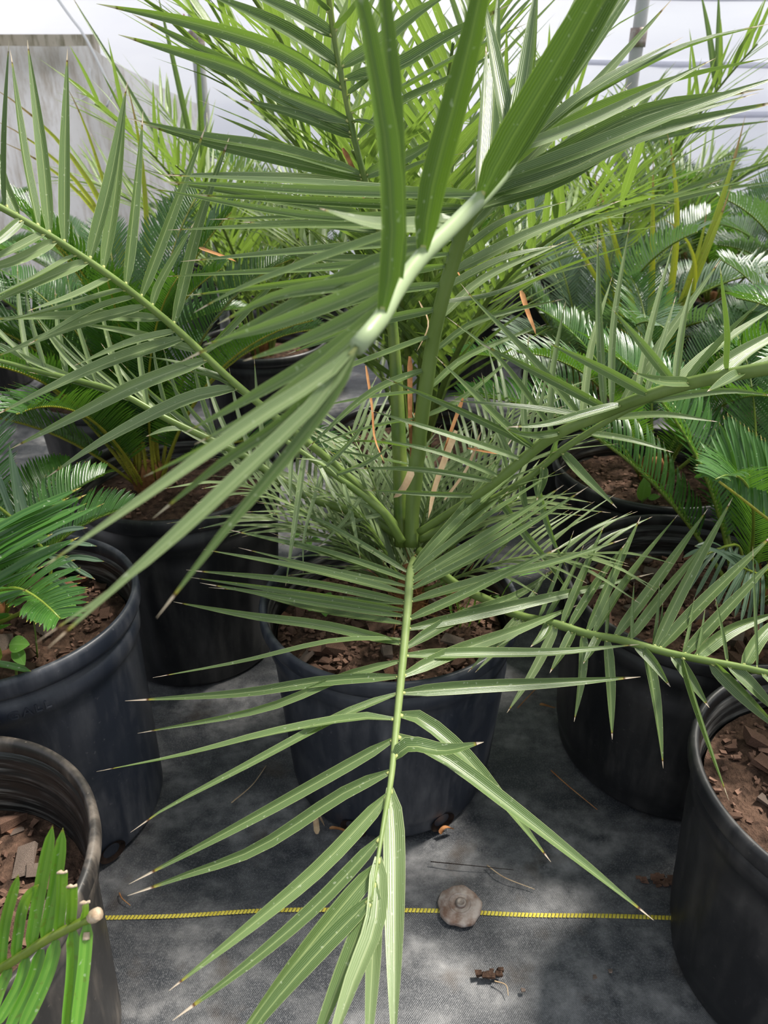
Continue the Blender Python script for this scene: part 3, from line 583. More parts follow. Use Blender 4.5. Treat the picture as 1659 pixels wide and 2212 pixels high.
# F10: old low frond at the left of the crown, leaflets hanging
f10 = LL([[(655,985),(640,1110),(617,1266),dict(w=17)], [(630,965),(628,1030),(626,1092),dict(w=13)], [(685,1000),(715,1060),(742,1112),dict(w=15)], [(700,1010),(660,1150),(655,1240),dict(w=13)], [(740,1040),(760,1120),(780,1215),dict(w=14)], [(760,1050),(700,1000),(640,990),dict(w=13)], [(800,1090),(720,1070),(660,1075),dict(w=12)], [(780,1070),(740,1130),(690,1180),dict(w=13)], [(720,1030),(790,1000),(850,960),dict(w=13)], [(700,1012),(760,950),(800,890),dict(w=13)], [(830,1110),(760,1130),(700,1155),dict(w=13)], [(850,1125),(780,1085),(700,1060),dict(w=11)]], dd=-.04, m='date_leaf_pale')
traced_frond(hero, [Z(868,1170,1.27),Z(830,1110,1.24),Z(770,1060,1.22),Z(700,1010,1.20),Z(650,975,1.19),Z(600,940,1.18)], f10, .006, .003, 'date_stem', nodes=False)
# crown: leaf bases, fibre, loose dead strands
cb = P(885, 1190, 1.30)
cl = []
for k in range(16):
    a_ = k*2.4; r_ = .012+.020*(k/16); h_ = random.uniform(.05, .12)
    b0 = np.array([cb[0]+r_*math.cos(a_), cb[1]+r_*math.sin(a_)*.8, hz-.005]); b1 = b0+np.array([.012*math.cos(a_), .012*math.sin(a_), h_])
    cl.append(leaf([b0, (b0+b1)/2+np.array([0, 0, .01]), b1], .026, unit(np.array([math.cos(a_), math.sin(a_), .3])), 6, -.3))
trunk = part('leaf_base_crown', join(cl+[tube([(cb[0], cb[1], hz-.02), (cb[0], cb[1], hz+.05), (cb[0], cb[1], hz+.11)], .034, [.030, .012], 8, 14)]), 'brown_fibre', hero)
gs = []
for k in range(80):
    a_ = random.uniform(0, 6.28); b0 = np.array([cb[0]+.03*math.cos(a_), cb[1]+.03*math.sin(a_), hz+random.uniform(0, .08)]); b1 = b0+np.array([random.gauss(0, .05), random.gauss(0, .05), random.uniform(-.01, .09)]); m = (b0+b1)/2+rng.normal(0, .02, 3)
    gs.append(tube([b0, m, b1], .0010, .0005, 6, 4))
part('fibre_strands', join(gs), 'brown_fibre', trunk, True, 'stuff')
for pts, mt, wd in (([(790,790),(803,880),(808,945),(830,1000)], 'dry_orange', .005), ([(1125,628),(1140,680),(1157,722)], 'dry_orange', .010), ([(985,930),(960,990),(935,1060),(925,1120)], 'dry_tan', .012), ([(1000,860),(970,940),(950,1010)], 'dry_orange', .007), ([(890,1015),(872,1050),(850,1075)], 'dry_tan', .014), ([(885,770),(884,880),(886,990)], 'brown_fibre', .010), ([(960,1080),(1010,1010),(1040,930)], 'dry_tan', .005), ([(740,320),(770,385),(790,450)], 'brown_fibre', .009), ([(430,535),(470,550),(510,565)], 'dry_orange', .006), ([(1010,968),(1060,978),(1100,982)], 'dry_orange', .004), ([(905,650),(925,700),(900,760)], 'dry_tan', .003), ([(1000,540),(985,575),(1000,610)], 'dry_orange', .004)):
    dm = 1.22 if pts[0][0] < 1100 else 1.2
    p3 = [P(x, y, dm) for x, y in pts]; part('dead_strand', leaf(p3, wd, unit(CAM-p3[0])+np.array([.3, 0, .2]), 10, .4, prof_sago, .8, 3), mt, hero)
# thin low juvenile leaflets round the crown
for k in range(12):
    a_ = R(-12+k*18.5+random.uniform(-9, 9)); el = R(random.uniform(26, 72)); ln = random.uniform(.26, .46)
    b0 = np.array([cb[0], cb[1], hz+.05]); dr = np.array([math.cos(a_)*math.cos(el), math.sin(a_)*math.cos(el), math.sin(el)])
    mid = b0+dr*ln*.55; end = b0+dr*ln+np.array([0, 0, -.05])
    path = smooth_path([b0, mid, end], 20); fr = part('frond', tube(path, .0035, .0015, 14, 6), 'date_stem', hero); gs = []
    for j in range(3, 20):
        for sgn in (-1, 1):
            T = unit(path[min(20, j+1)]-path[j-1]); S = unit(np.cross(T, [0, 0, 1.]))*sgn
            d = unit(T*.9+S*.9+np.array([0, 0, random.uniform(.0, .5)])); q = path[j]; l2 = random.uniform(.12, .21)
            gs.append(leaf([q, q+d*l2*.5, q+d*l2+np.array([0, 0, -.015])], .0075, np.array([S[0]*.3, S[1]*.3, 1]), 6, .3, prof_date, random.gauss(0, .3), 3))
    part('leaflets', join(gs), 'date_leaf_pale', fr, True, 'stuff')
# ---------------------------------------------------------------- procedural fronds for the other plants
def sago_frond(L, droop, nl, ll, mat, stem, petiole=.2, vee=.55, wd=.0062, cut=False):
    """local frame: base at origin, grows along +X and bends over; returns rachis geo, list of leaflet geos"""
    s = np.linspace(0, 1, 40); ang = R(droop[0])+(R(droop[1])-R(droop[0]))*s**1.5
    dx = L/39*np.cos(ang); dz = L/39*np.sin(ang); path = np.stack([np.r_[0, np.cumsum(dx[:-1])], 0.0*s, np.r_[0, np.cumsum(dz[:-1])]], 1)
    lf = []
    for k in range(nl):
        q = petiole+(1-petiole)*(k+.3)/nl; i = q*39; p = np.array([np.interp(i, range(40), path[:, c]) for c in range(3)]); i0 = int(min(38, i)); T = unit(path[i0+1]-path[i0]); N = np.array([-T[2], 0, T[0]])
        e = math.sin(math.pi*min(1, max(0, .14+.80*(q-petiole)/(1-petiole))))**.6
        for sg in (-1, 1):
            l_ = ll*e*random.uniform(.93, 1.05); fw = .45+.6*(q-petiole)
            d = unit(T*fw+np.array([0, sg, 0])*.85+N*(vee+random.gauss(0, .05)))
            tip = p+d*l_+T*.03*l_-N*.10*l_*random.uniform(.4, 1.6)
            lf.append(leaf([p, p+d*l_*.55, tip], wd, N*.8+np.array([0, -sg*.55, 0]), 5, .18, prof_sago, 0, 3))
    rg = tube(path[::3], .0055, .0018, 16, 6)
    sp = []
    for k in range(10):
        q = petiole*(.25+.75*k/10); i = q*39; p = np.array([np.interp(i, range(40), path[:, c]) for c in range(3)])
        for sg in (-1, 1): sp.append(tube([p, p+np.array([.004, sg*.012, .004])], .0016, .0003, 2, 4))
    return join([rg]+sp), join(lf), path[::3]
SAGO = {}
def sago_bank(key, mat, stem, n, **kw):
    out = []
    for k in range(n):
        L = kw['L']*random.uniform(.88, 1.08); rg, lf, pth = sago_frond(L, (random.uniform(*kw['d0']), random.uniform(*kw['d1'])), int(L*kw.get('den', 92)), kw['ll'], mat, stem, kw.get('pet', .2), kw.get('vee', .5), kw.get('wd', .0062))
        out.append((mesh_data('frond', rg[0], rg[1], stem), mesh_data('leaflets', lf[0], lf[1], mat, lf[2]), pth))
    SAGO[key] = out
sago_bank('green', 'sago_leaf', 'sago_stem_green', 5, L=.74, d0=(60, 74), d1=(-5, 18), ll=.135)
sago_bank('dusty', 'sago_leaf_dusty', 'sago_stem_green', 4, L=.68, d0=(58, 76), d1=(-10, 15), ll=.13)
sago_bank('tall', 'sago_leaf', 'sago_stem', 4, L=.86, d0=(72, 82), d1=(5, 30), ll=.15, den=95)
sago_bank('short', 'sago_leaf', 'sago_stem_green', 4, L=.42, d0=(55, 75), d1=(-25, 0), ll=.105, den=110, wd=.0066)
def sago_crown(t, base, key, n, spread=0, sc=1.0, az0=0.0, azr=6.2832, r0=.025):
    o3 = origin_of(t)
    for k in range(n):
        az = az0+azr*(k+random.uniform(-.25, .25))/n; fm, lm, pth = random.choice(SAGO[key]); tl = -spread*random.uniform(.3, 1) if k % 2 else spread*random.uniform(0, .5)
        s = sc*random.uniform(.85, 1.1); az, tl, s = clear_place(t.name, pth, base, r0, az, tl, s, .075)
        loc = (base[0]-o3[0]+r0*math.cos(az), base[1]-o3[1]+r0*math.sin(az), base[2]-o3[2])
        f = obj('frond', fm, t, loc, (0, tl, az)); f.scale = (s, s, s)
        l = obj('leaflets', lm, f, kind='stuff')
def crown_core(t, base, r=.035, h=.06):
    gs = [tube([(base[0], base[1], base[2]-.02), (base[0], base[1], base[2]+h*.5), (base[0], base[1], base[2]+h)], r, [r*.95, r*.35], 8, 12)]
    for k in range(14):
        a_ = k*2.4; b0 = np.array([base[0]+r*.8*math.cos(a_), base[1]+r*.8*math.sin(a_), base[2]]); gs.append(leaf([b0, b0+np.array([.01*math.cos(a_), .01*math.sin(a_), h*.5]), b0+np.array([0, 0, h*1.1])], .02, (math.cos(a_), math.sin(a_), .2), 4, -.2, prof_date, 0, 3))
    return part('caudex', join(gs), 'brown_fibre', t)
def sago_plant(name, cx, cy, r, rb, h, label, key, n, off=(0, 0), group=None, pm='pot_black', chips=0, small=0, soil=.07, spread=R(16), sc=1.0, fn=None, **kw):
    t = thing(name, (cx, cy, 0), label, 'potted plant', group)
    pot, so_, zs = make_pot(t, cx, cy, r, rb, h, pm, soil, chips, fn, kw.pop('holes', ()), kw.pop('panels', 6), kw.pop('rot', 0), small)
    b = (cx+off[0], cy+off[1], zs+.012); crown_core(t, b); sago_crown(t, b, key, n, spread, sc, **kw); return t, pot, so_, zs
# left front pot with embossed lettering
LF, lfp, lfs, lfz = sago_plant('potted_sago_palm', -.60, .985, .207, .186, .45, 'sago palm in the tall black pot with raised lettering under its rim', 'short', 11, (-.05, .02), pm='pot_blue', chips=42, small=300, soil=.075, holes=(R(-42),), panels=0, sc=.95)
cu = bpy.data.curves.new('lettering', 'FONT'); cu.body = '00 GALL'; cu.size = .021; cu.extrude = .0012; cu.space_character = 1.25
tmp = bpy.data.objects.new('lettering', cu); COL.objects.link(tmp); bpy.context.view_layer.update()
me = bpy.data.meshes.new_from_object(tmp.evaluated_get(bpy.context.evaluated_depsgraph_get())); bpy.data.objects.remove(tmp)
rq = .186+(.195-.186)*.85+.0066; a0 = R(-78)
for v in me.vertices:
    a_ = a0+v.co.x/rq; q = rq+.0005+v.co.z; v.co = (q*math.cos(a_), q*math.sin(a_), .45*.84+v.co.y)
me.materials.clear(); me.materials.append(MATS['pot_blue']); lt = obj('embossed_lettering', me, lfp); lt['label'] = 'raised lettering reading 00 GALL'
# back left pot, tall dark sago
BK, _a, _b, bkz = sago_plant('potted_sago_palm', -.44, 1.47, .222, .185, .44, 'tall dark green sago palm in a panelled black pot beside the lettered pot', 'tall', 16, (-.07, .02), small=200, soil=.06, rot=.4, sc=.72)
sago_crown(BK, (-.51, 1.49, bkz+.02), 'tall', 8, R(-26), .72, R(175), R(165))
def traced_sago(t, rach, rows, dd, mat, stem, w, r0=.004, f=.8, crown=None):
    R3 = smooth_path(([np.array(crown)] if crown is not None else [])+[P(*q) for q in (rach[1:] if crown is not None else rach)], 60); OBST.append((t.name, R3[::4])); px = np.array([PIX(q) for q in R3]); fr = part('frond', tube(R3[::3], r0, r0*.5, 18, 6), stem, t)
    for x0, y0, x1, y1 in rows:
        i = int(np.argmin((px[:, 0]-x0)**2+(px[:, 1]-y0)**2)); d0 = px[i, 2]; d1 = d0+dd+random.gauss(0, .01); p1 = P(x1, y1, d1); m = (R3[i]+p1)/2+np.array([0, 0, .008]); dm = (d0+d1)/2
        part('leaflet', leaf([R3[i], m, p1], w*random.uniform(.85, 1.1)*dm/FPX, unit(CAM-m)*f+np.array([.1, 0, .6])+rng.normal(0, .2, 3), 7, .3, prof_sago, random.gauss(0, .15)), mat, fr)
    return fr
tips = [(176,1053), (187,1068), (188,1087), (226,1087), (141,1101), (184,1102), (98,1102), (93,1123), (166,1109), (171,1160), (114,1153), (108,1178), (78,1183), (95,1223), (150,1075), (120,1090), (60,1273), (28,1326), (25,1348), (130,1130), (60,1150), (40,1200), (68,1450), (20,1120)]
traced_sago(LF, [(70,1400,1.17), (0,1420,1.08), (-60,1440,1.0), (-110,1380,.95), (-120,1250,.92), (-110,1130,.9)], [(-90-20*(k % 3), int(y+.62*(x+95)), x, y) for k, (x, y) in enumerate(tips)], .06, 'sago_leaf', 'sago_stem_green', 17, crown=(-.65, 1.005, lfz+.02))
traced_sago(LF, [(60,1390,1.18), (80,1300,1.16), (110,1220,1.13), (60,1150,1.1), (-20,1080,1.06)], [(112,1215,226,1213), (105,1200,174,1235), (112,1225,206,1252), (95,1250,163,1292), (100,1180,210,1180), (70,1155,25,984), (40,1130,20,960), (85,1290,48,1338), (30,1120,-20,990), (95,1170,190,1140)], -.03, 'sago_leaf_dusty', 'sago_stem_green', 13, crown=(-.63, .99, lfz+.02))
# right pots
R1, r1p, r1s, r1z = sago_plant('potted_sago_palm', .56, 1.135, .238, .205, .39, 'sago palm with many bare stems at one side of a wide pot of bark chips', 'green', 12, (.12, .04), pm='pot_black', chips=95, small=500, soil=.085, sc=.82, holes=(R(-80),))
traced_sago(R1, [(1590,1215,1.34), (1680,1190,1.26), (1690,1150,1.2), (1650,1115,1.17), (1600,1075,1.15), (1553,1040,1.13)], [(1553+7*k, 1040+6*k, 1499+(k*9 if k > 3 else k*4), 1031-k*(26 if k < 4 else 0)-(78+14*(k-3) if k > 3 else 0)*(1 if k < 8 else 0)-(140 if k >= 8 else 0)+(k-8)*6*(k >= 8)) for k in range(18)], .03, 'sago_leaf', 'sago_stem', 12, crown=(.70, 1.17, r1z+.02))
traced_sago(R1, [(1590,1215,1.34), (1600,1190,1.28), (1570,1180,1.23), (1520,1200,1.2)], [(1520,1200,1470,1230), (1535,1195,1478,1258), (1550,1188,1480,1285), (1565,1182,1500,1292), (1580,1182,1520,1300), (1590,1184,1550,1310), (1540,1192,1475,1205), (1560,1184,1500,1180), (1575,1181,1600,1300)], -.02, 'sago_leaf_dusty', 'sago_stem_green', 9, crown=(.67, 1.16, r1z+.02))
traced_sago(R1, [(1600,1215,1.34), (1660,1230,1.28), (1640,1240,1.22), (1590,1220,1.18)], [(1590+7*k, 1221+2*k, 1530+14*k, 1300+9*k) for k in range(9)]+[(1590+8*k, 1222+2*k, 1500+20*k, 1180+4*k) for k in range(7)], -.02, 'sago_leaf_dusty', 'sago_stem_green', 9, crown=(.69, 1.15, r1z+.02))
sago_plant('potted_sago_palm', .62, 1.615, .222, .185, .39, 'sago palm with a broad-leaved weed in the pot behind the bark-chip pot', 'green', 8, (.02, .02), small=300, soil=.07, sc=.86)
BR, brp, brs, brz = sago_plant('potted_sago_palm', .612, .685, .212, .172, .39, 'small sago palm in the scuffed black pot at the end of the yellow thread line', 'short', 8, (.12, .0), chips=45, small=400, soil=.055, sc=.55, panels=5)
# bottom left pot with a cut frond
BL, blp, bls, blz = sago_plant('potted_sago_palm', -.54, .55, .212, .178, .39, 'sago palm with a snipped bright green frond in a dusty half-filled pot', 'short', 5, (-.02, .0), pm='pot_dusty', chips=70, small=400, soil=.115, sc=.40, panels=0, az0=R(80), azr=R(200), spread=0)
zp = [np.array([-.56, .545, blz+.02]), np.array([-.50, .475, .37]), P(-60, 2110, .76), P(30, 2075, .735), P(100, 2030, .715), P(205, 1978, .69)]
cf = part('frond', tube(zp, .0052, .0042, 20, 8), 'sago_stem_green', BL); cf['label'] = 'snipped frond with blunt cut tips'
ce = part('cut_tip', tube([P(196,1983,.691), P(206,1977,.689), P(214,1973,.688)], .0050, [.0062, .0056], 4, 10), 'cut_end', cf)
rows = [[(0,2095),(12,1990),(40,1888),20,0], [(32,2070),(50,1960),(84,1910),20,0], [(65,2050),(85,1930),(114,1782),24,0], [(95,2030),(118,1920),(136,1788),24,0], [(125,2015),(132,1950),(134,1885),20,1], [(152,1998),(155,1960),(155,1915),20,1], [(180,1990),(183,1970),(183,1950),14,1],
        [(22,2090),(0,2140),(-30,2230),20,0], [(58,2068),(40,2130),(-10,2220),22,0], [(90,2050),(65,2130),(10,2240),24,0], [(122,2030),(100,2110),(40,2240),26,0], [(157,2008),(158,2090),(142,2260),26,0], [(188,1992),(182,2080),(160,2260),24,2]]
for a1, a2, a3, wd, ct in rows:
    px = np.array([PIX(q) for q in smooth_path(zp, 60)]); d0 = px[np.argmin((px[:, 0]-a1[0])**2+(px[:, 1]-a1[1])**2), 2]
    p3 = [P(*a1, d0), P(*a2, d0-.01), P(*a3, d0-.03)]
    lf = part('leaflet', leaf(p3, wd*d0/FPX*1.15, unit(CAM-p3[1])+np.array([.15, 0, .4]), 10, .3, prof_blunt if ct == 1 else prof_sago, random.gauss(0, .1)), 'sago_leaf_bright', cf)
    if ct == 1:
        dr = unit(p3[2]-p3[1]); s_ = unit(np.cross(dr, CAM-p3[2])); part('cut_edge', tube([p3[2]-s_*.0042, p3[2]-s_*.001+dr*.0012, p3[2]+s_*.0008-dr*.0006, p3[2]+s_*.0042+dr*.0008], .0010, [.0019, .0012, .0014], 6, 6), 'cut_end', lf)
    elif ct == 2:
        dr = unit(p3[1]-p3[0]); q = p3[0]+dr*.008; part('cut_edge', tube([q, q+dr*.006], .003, .0036, 3, 6), 'cut_end', lf)
# ---------------------------------------------------------------- background rows
def date_frond(L, d0, d1, nl, ll, wd=.017, pet=.22):
    s = np.linspace(0, 1, 40); ang = R(d0)+(R(d1)-R(d0))*s**1.4
    path = np.stack([np.r_[0, np.cumsum(L/39*np.cos(ang))[:-1]], 0*s, np.r_[0, np.cumsum(L/39*np.sin(ang))[:-1]]], 1); lf = []
    for k in range(nl):
        q = pet+(1-pet)*(k+.4)/nl; p = np.array([np.interp(q*39, range(40), path[:, c]) for c in range(3)]); i0 = int(min(38, q*39)); T = unit(path[i0+1]-path[i0]); N = np.array([-T[2], 0, T[0]])
        for sg in (-1, 1):
            l_ = ll*(.62+.38*math.sin(math.pi*min(1, .15+.8*q)))*random.uniform(.85, 1.1); v = random.choice((-.15, .25, .6))
            d = unit(T*(.55+.7*q)+np.array([0, sg*.75, 0])+N*v+rng.normal(0, .06, 3)); tip = p+d*l_-np.array([0, 0, .10*l_*random.uniform(0, 1.5)])
            lf.append(leaf([p, p+d*l_*.5, tip], wd*random.uniform(.8, 1.1), N+np.array([0, -sg*.4, 0])+rng.normal(0, .2, 3), 6, .3, prof_date, random.gauss(0, .25), 3))
    return tube(path[::3], .010, .003, 18, 8), join(lf), path[::3]
DATE = []
for k in range(6):
    a_, b_, p_ = date_frond(random.uniform(1.0, 1.3), random.uniform(72, 86), random.uniform(15, 50), 26, .40)
    DATE.append((mesh_data('frond', a_[0], a_[1], 'date_stem_dark'), mesh_data('leaflets', b_[0], b_[1], 'date_leaf_far', b_[2]), p_))
def date_plant(cx, cy, label, n, sc=1.0, group=None, az0=0.0):
    t = thing('potted_date_palm', (cx, cy, 0), label, 'potted plant', group); pot, so_, zs = make_pot(t, cx, cy, .22, .182, .39, 'pot_black', .065, 0, None, (), 6, 0, 0)
    crown_core(t, (cx, cy, zs+.01), .04, .10)
    for k in range(n):
        az = az0+6.2832*(k+random.uniform(-.2, .2))/n; fm, lm, pth = random.choice(DATE); s = sc*random.uniform(.85, 1.1); az, tl, s = clear_place(t.name, pth, (cx, cy, zs), .03, az, random.uniform(-.12, .12), s, .12)
        f = obj('frond', fm, t, (.03*math.cos(az), .03*math.sin(az), zs), (0, tl, az)); f.scale = (s, s, s); obj('leaflets', lm, f, kind='stuff')
    return t
date_plant(.08, 1.80, 'date palm directly behind the large arching one, fronds upright', 13, .95, az0=.3)
PB = date_plant(-.42, 2.60, 'date palm with feathery fronds before the metal pole beside the grimy sheet', 9, .74, az0=1.1)
PC = date_plant(.85, 2.85, 'date palm spreading in front of the metal pole by the creased film', 8, .85, az0=.6)
for pl, rows in ((PB, [(400,470,330,300,145,-25), (405,300,380,140,338,-25), (470,330,440,200,425,60)]), (PC, [(1430,150,1470,70,1512,-25), (1490,150,1510,80,1552,-25), (1380,330,1520,270,1690,258), (1340,420,1500,400,1690,390), (1300,380,1480,350,1700,340)])):
    for x0, y0, x1, y1, x2, y2 in rows:      # long narrow leaflets standing clear of the crowns
        q = [P(x0, y0, 2.35), P(x1, y1, 2.3), P(x2, y2, 2.25)]; own_ = np.vstack([w_[:14] for n_, w_ in OBST if n_ == pl.name]); q[0] = own_[np.argmin(np.linalg.norm(own_-q[0], axis=1))]; q[1] = (q[0]+q[2])/2+np.array([0, 0, .012]); part('leaflet', leaf(q, .020, unit(CAM-q[1])+np.array([.2, 0, .3]), 10, .4, prof_date, .1), 'date_leaf', pl)
# yellowing spiny blades standing up in the right rows and lying across the left rows
def yellow_plant(base, rows, label, dd):
    t = thing('yellowing_palm_shoot', tuple(base), label, 'plant')
    b = np.array(base)
    core = part('leaf_sheath', tube([b, b+np.array([0, 0, .05]), b+np.array([0, 0, .11])], .018, [.016, .008], 6, 10), 'sago_stem', t)
    for (x0, y0, x1, y1, w_, d0) in rows:
        p0, p1 = P(x0, y0, d0), P(x1, y1, d0+dd)
        bl = np.array([(1-q)**2*(b+np.array([0, 0, .09]))+2*q*(1-q)*p0+q*q*p1 for q in np.linspace(0, 1, 13)]); OBST.append((t.name, bl[3:]))
        part('blade', leaf(bl, w_*d0/FPX*.8, unit(CAM-p0)+np.array([0, 0, .3]), 12, .3, prof_date, .1, 3), 'yellow_leaf', t)
yellow_plant((.77, 2.14, .325), [(1300,640,1286,370,15,2.08), (1345,560,1283,375,18,2.08), (1410,600,1411,335,20,2.08), (1500,520,1440,282,20,2.08), (1548,520,1610,250,22,2.08), (1530,560,1580,400,18,2.08), (1525,540,1526,450,14,2.08), (1260,540,1190,440,14,2.08), (1590,560,1430,470,14,2.08)], 'yellowing shoot with brown-tipped spiny blades standing among the grey-green sago palms', .03)
yellow_plant((-.68, 2.08, .325), [(340,400,272,175,16,2.0), (300,370,-30,180,18,2.0), (300,400,-20,255,16,2.0), (320,430,-10,300,16,2.0), (240,345,140,180,12,2.0)], 'yellow speckled shoot with dry brown tips leaning across the green sago palms', -.05)
far = [(-1.25, 1.62, 'tall'), (-.80, 2.12, 'green'), (-1.65, 2.45, 'green'), (-1.10, 3.05, 'green'), (-.35, 3.25, 'dusty'), (.62, 2.22, 'dusty'), (1.16, 1.42, 'green'), (1.15, 1.95, 'dusty'), (1.70, 2.05, 'green'), (1.45, 2.55, 'dusty'), (.35, 3.35, 'green'), (1.40, 3.3, 'green'), (2.05, 2.85, 'dusty'), (2.0, 3.6, 'dusty'), (-1.75, 3.3, 'green'), (.8, 3.95, 'dusty'), (-.8, 3.9, 'green'), (1.6, 4.2, 'green')]
for x, y, k in far:
    sz = random.uniform(.9, 1.05)*((.58 if k == 'tall' else .70) if x < -.7 else 1)
    lab = {'green': 'green sago palm crowded in the rows behind the front pots', 'dusty': 'grey-green sago palm crowded in the rows behind the front pots', 'tall': 'tall dark sago palm at the row end beyond the lettered pot'}[k]
    own = {(1.16, 1.42): 'green sago palm beside the wide bark-chip pot, its fronds arching over it', (.62, 2.22): 'grey-green sago palm next to the upright yellowing shoot', (-.80, 2.12): 'green sago palm next to the yellow speckled shoot', (-.35, 3.25): 'grey-green sago palm behind the feathery date palm by the pole'}.get((x, y))
    lab = own or lab
    sago_plant('potted_sago_palm', x, y, .215, .18, .39, lab, k, 13, group=None if own else {'green': 'green sago palms in the back rows', 'dusty': 'grey-green sago palms in the back rows'}.get(k), panels=0, spread=R(20), sc=sz)
# ---------------------------------------------------------------- weeds, ground pin, debris
def broad_leaf(c, ax, nrm, L, W, teeth=9):
    ax = unit(np.array(ax, float)); nrm = unit(np.array(nrm, float)); sd_ = unit(np.cross(ax, nrm)); n = 18; V, U = [], []
    for i in range(n+1):
        t = i/n; h = W*.5*math.sin(math.pi*t**.75)**.8*(1+(.10*((t*teeth) % 1)-.05 if teeth else 0)); h = max(h, .0005)
        for x in (-1, -.5, 0, .5, 1): V.append(np.array(c)+ax*L*t+sd_*h*x+nrm*(.10*abs(x)*h-.18*L*t*t)); U.append(((x+1)/2, t*.9))
    return np.array(V), [(i*5+j, i*5+j+1, (i+1)*5+j+1, (i+1)*5+j) for i in range(n) for j in range(4)], np.array(U)
def weed(name, base, leaves, label):
    t = thing(name, tuple(base), label, 'weed'); b = np.array(base)
    for c, ax, nrm, L, W, tt in leaves:
        part('stalk', tube([b, (b+c)/2+np.array([.004, 0, .008]), c], .0016, .0011, 8, 6), 'date_stem', t)
        part('leaf', broad_leaf(c, ax, nrm, L, W, tt), 'weed_leaf', t)
b = P(75, 1400, 1.17); b[2] = lfz+.012
weed('weed_seedling', b, [(P(60,1290,1.14), (1,-.25,-.1), (.1,-.6,.8), .078, .068, 9)], 'toothed broad green weed leaf shading the soil in the lettered pot')
b = P(28, 1440, 1.13); b[2] = lfz+.012
weed('weed_seedling', b, [(P(20,1392,1.13), (.7,-.2,.2), (0,-.6,.8), .036, .026, 0), (P(32,1400,1.13), (.5,-.6,-.3), (0,-.6,.8), .032, .02, 0)], 'small pale two-lobed weed sprouting in front of the toothed leaf')
dw = depth_of_z(1386, 1086, .334); b = P(1386, 1086, dw)
weed('weed_seedling', b, [(b+np.array([0, 0, .004]), (.05,.05,1), (0,-1,.15), .060, .032, 0), (b+np.array([.012, 0, .012]), (.5,-.3,.3), (0,-.6,.8), .03, .016, 0)], 'smooth oval weed leaf standing upright in the pot behind the bark-chip pot')
for q, (x, y, lab) in enumerate(((660,1185,'tiny clover-like weed on the bark behind the crown of the arching palm'), (700,1330,'tiny pale weed on the bark under the forward frond'))):
    d = depth_of_z(x, y, hz+.012); b = P(x, y, d)
    weed('weed_seedling', b, [(b+np.array([.012*math.cos(k*1.3+q), .012*math.sin(k*1.3+q), .022+.004*(k % 3)]), (math.cos(k*1.3+q), math.sin(k*1.3+q), .1), (0, -.2, 1), .020, .013, 0) for k in range(8)], lab)
t = thing('grass_tuft', (HC[0]+.125, HC[1]+.02, hz+.008), 'bright green grass tuft growing at the rim of the arching palm pot', 'grass')
for k in range(16):
    b0 = np.array([HC[0]+.125+random.gauss(0, .016), HC[1]+.02+random.gauss(0, .016), hz+.006]); a_ = random.uniform(0, 6.28); l_ = random.uniform(.06, .15)
    part('blade', leaf([b0, b0+np.array([.25*l_*math.cos(a_), .25*l_*math.sin(a_), l_*.6]), b0+np.array([.7*l_*math.cos(a_), .7*l_*math.sin(a_), l_*.75])], .004, (math.cos(a_), math.sin(a_), .6), 7, .2, prof_sago, 0, 3), 'weed_leaf', t)
c = P(993, 1957, depth_of_z(993, 1957, .003)); pin = thing('ground_pin', tuple(c), 'rusty round washer with a nail head pinning the ground cloth', 'ground pin')
def washer(r, z0, z1, rim, k=40):
    a_ = np.linspace(0, 6.2832, k, endpoint=False); rr_ = r*(1+.035*np.sin(a_*5+1)+.02*np.sin(a_*11))
    prof = [(1.0, z0), (1.01, (z0+z1)/2), (.95, z1), (.55, z1+.0008), (.30, z1-.0010), (.02, z1-.0010)]
    V = np.vstack([np.stack([c[0]+rr_*q*np.cos(a_), c[1]+rr_*q*np.sin(a_), np.full(k, c[2]+z)], 1) for q, z in prof])
    return V, [(i*k+j, i*k+(j+1) % k, (i+1)*k+(j+1) % k, (i+1)*k+j) for i in range(5) for j in range(k)], None
part('washer', washer(.035, -.002, .0045, 0), 'rusty_iron', pin)
part('nail_head', lathe([(.0085, c[2]+.002), (.0090, c[2]+.0068), (.0070, c[2]+.0090), (.0048, c[2]+.0078), (.0005, c[2]+.0082)], c[0]+.002, c[1]+.002, 20), 'iron', pin)
part('pressed_ring', lathe([(.020, c[2]+.0042), (.0185, c[2]+.0062), (.0165, c[2]+.0062), (.0150, c[2]+.0042)], c[0]+.001, c[1]+.001, 36), 'rusty_iron', pin)
def fz(x, y): return P(x, y, depth_of_z(x, y, .002))
def twig(name, pts, r, mat, label, cat='twig'):
    p3 = [fz(*q)+np.array([0, 0, r+(.004 if 0 < i < len(pts)-1 else 0)]) for i, q in enumerate(pts)]
    o = part(name, tube(p3, r, r*.5, 16, 6), mat); tag(o, label, cat)
twig('dry_twig', [(1190,1665),(1225,1700),(1290,1750)], .0013, 'dry_orange', 'thin reddish twig on the ground cloth beside the bark-chip pot')
twig('dry_twig', [(1052,1870),(1090,1900),(1155,1922)], .0011, 'dry_tan', 'pale bent straw on the ground cloth near the rusty washer')
twig('dry_twig', [(930,1862),(1000,1872),(1110,1880)], .0009, 'hole_dark', 'fine black root lying across the ground cloth above the washer')
twig('dry_twig', [(258,1930),(265,1945),(282,1957)], .0012, 'dry_orange', 'short curved brown twig beside the lettered pot')
twig('dry_twig', [(500,1735),(545,1700),(575,1655)], .0012, 'dry_tan', 'dry rootlet on the cloth between the lettered pot and the arching palm pot')
twig('dry_twig', [(1068,2120),(1092,2132),(1098,2152)], .0011, 'dry_tan', 'tiny curled straw beyond the yellow thread line')
twig('dry_twig', [(1118,1530),(1160,1490),(1180,1480)], .0014, 'dry_orange', 'orange dry rootlet between the arching palm pot and the bark-chip pot')
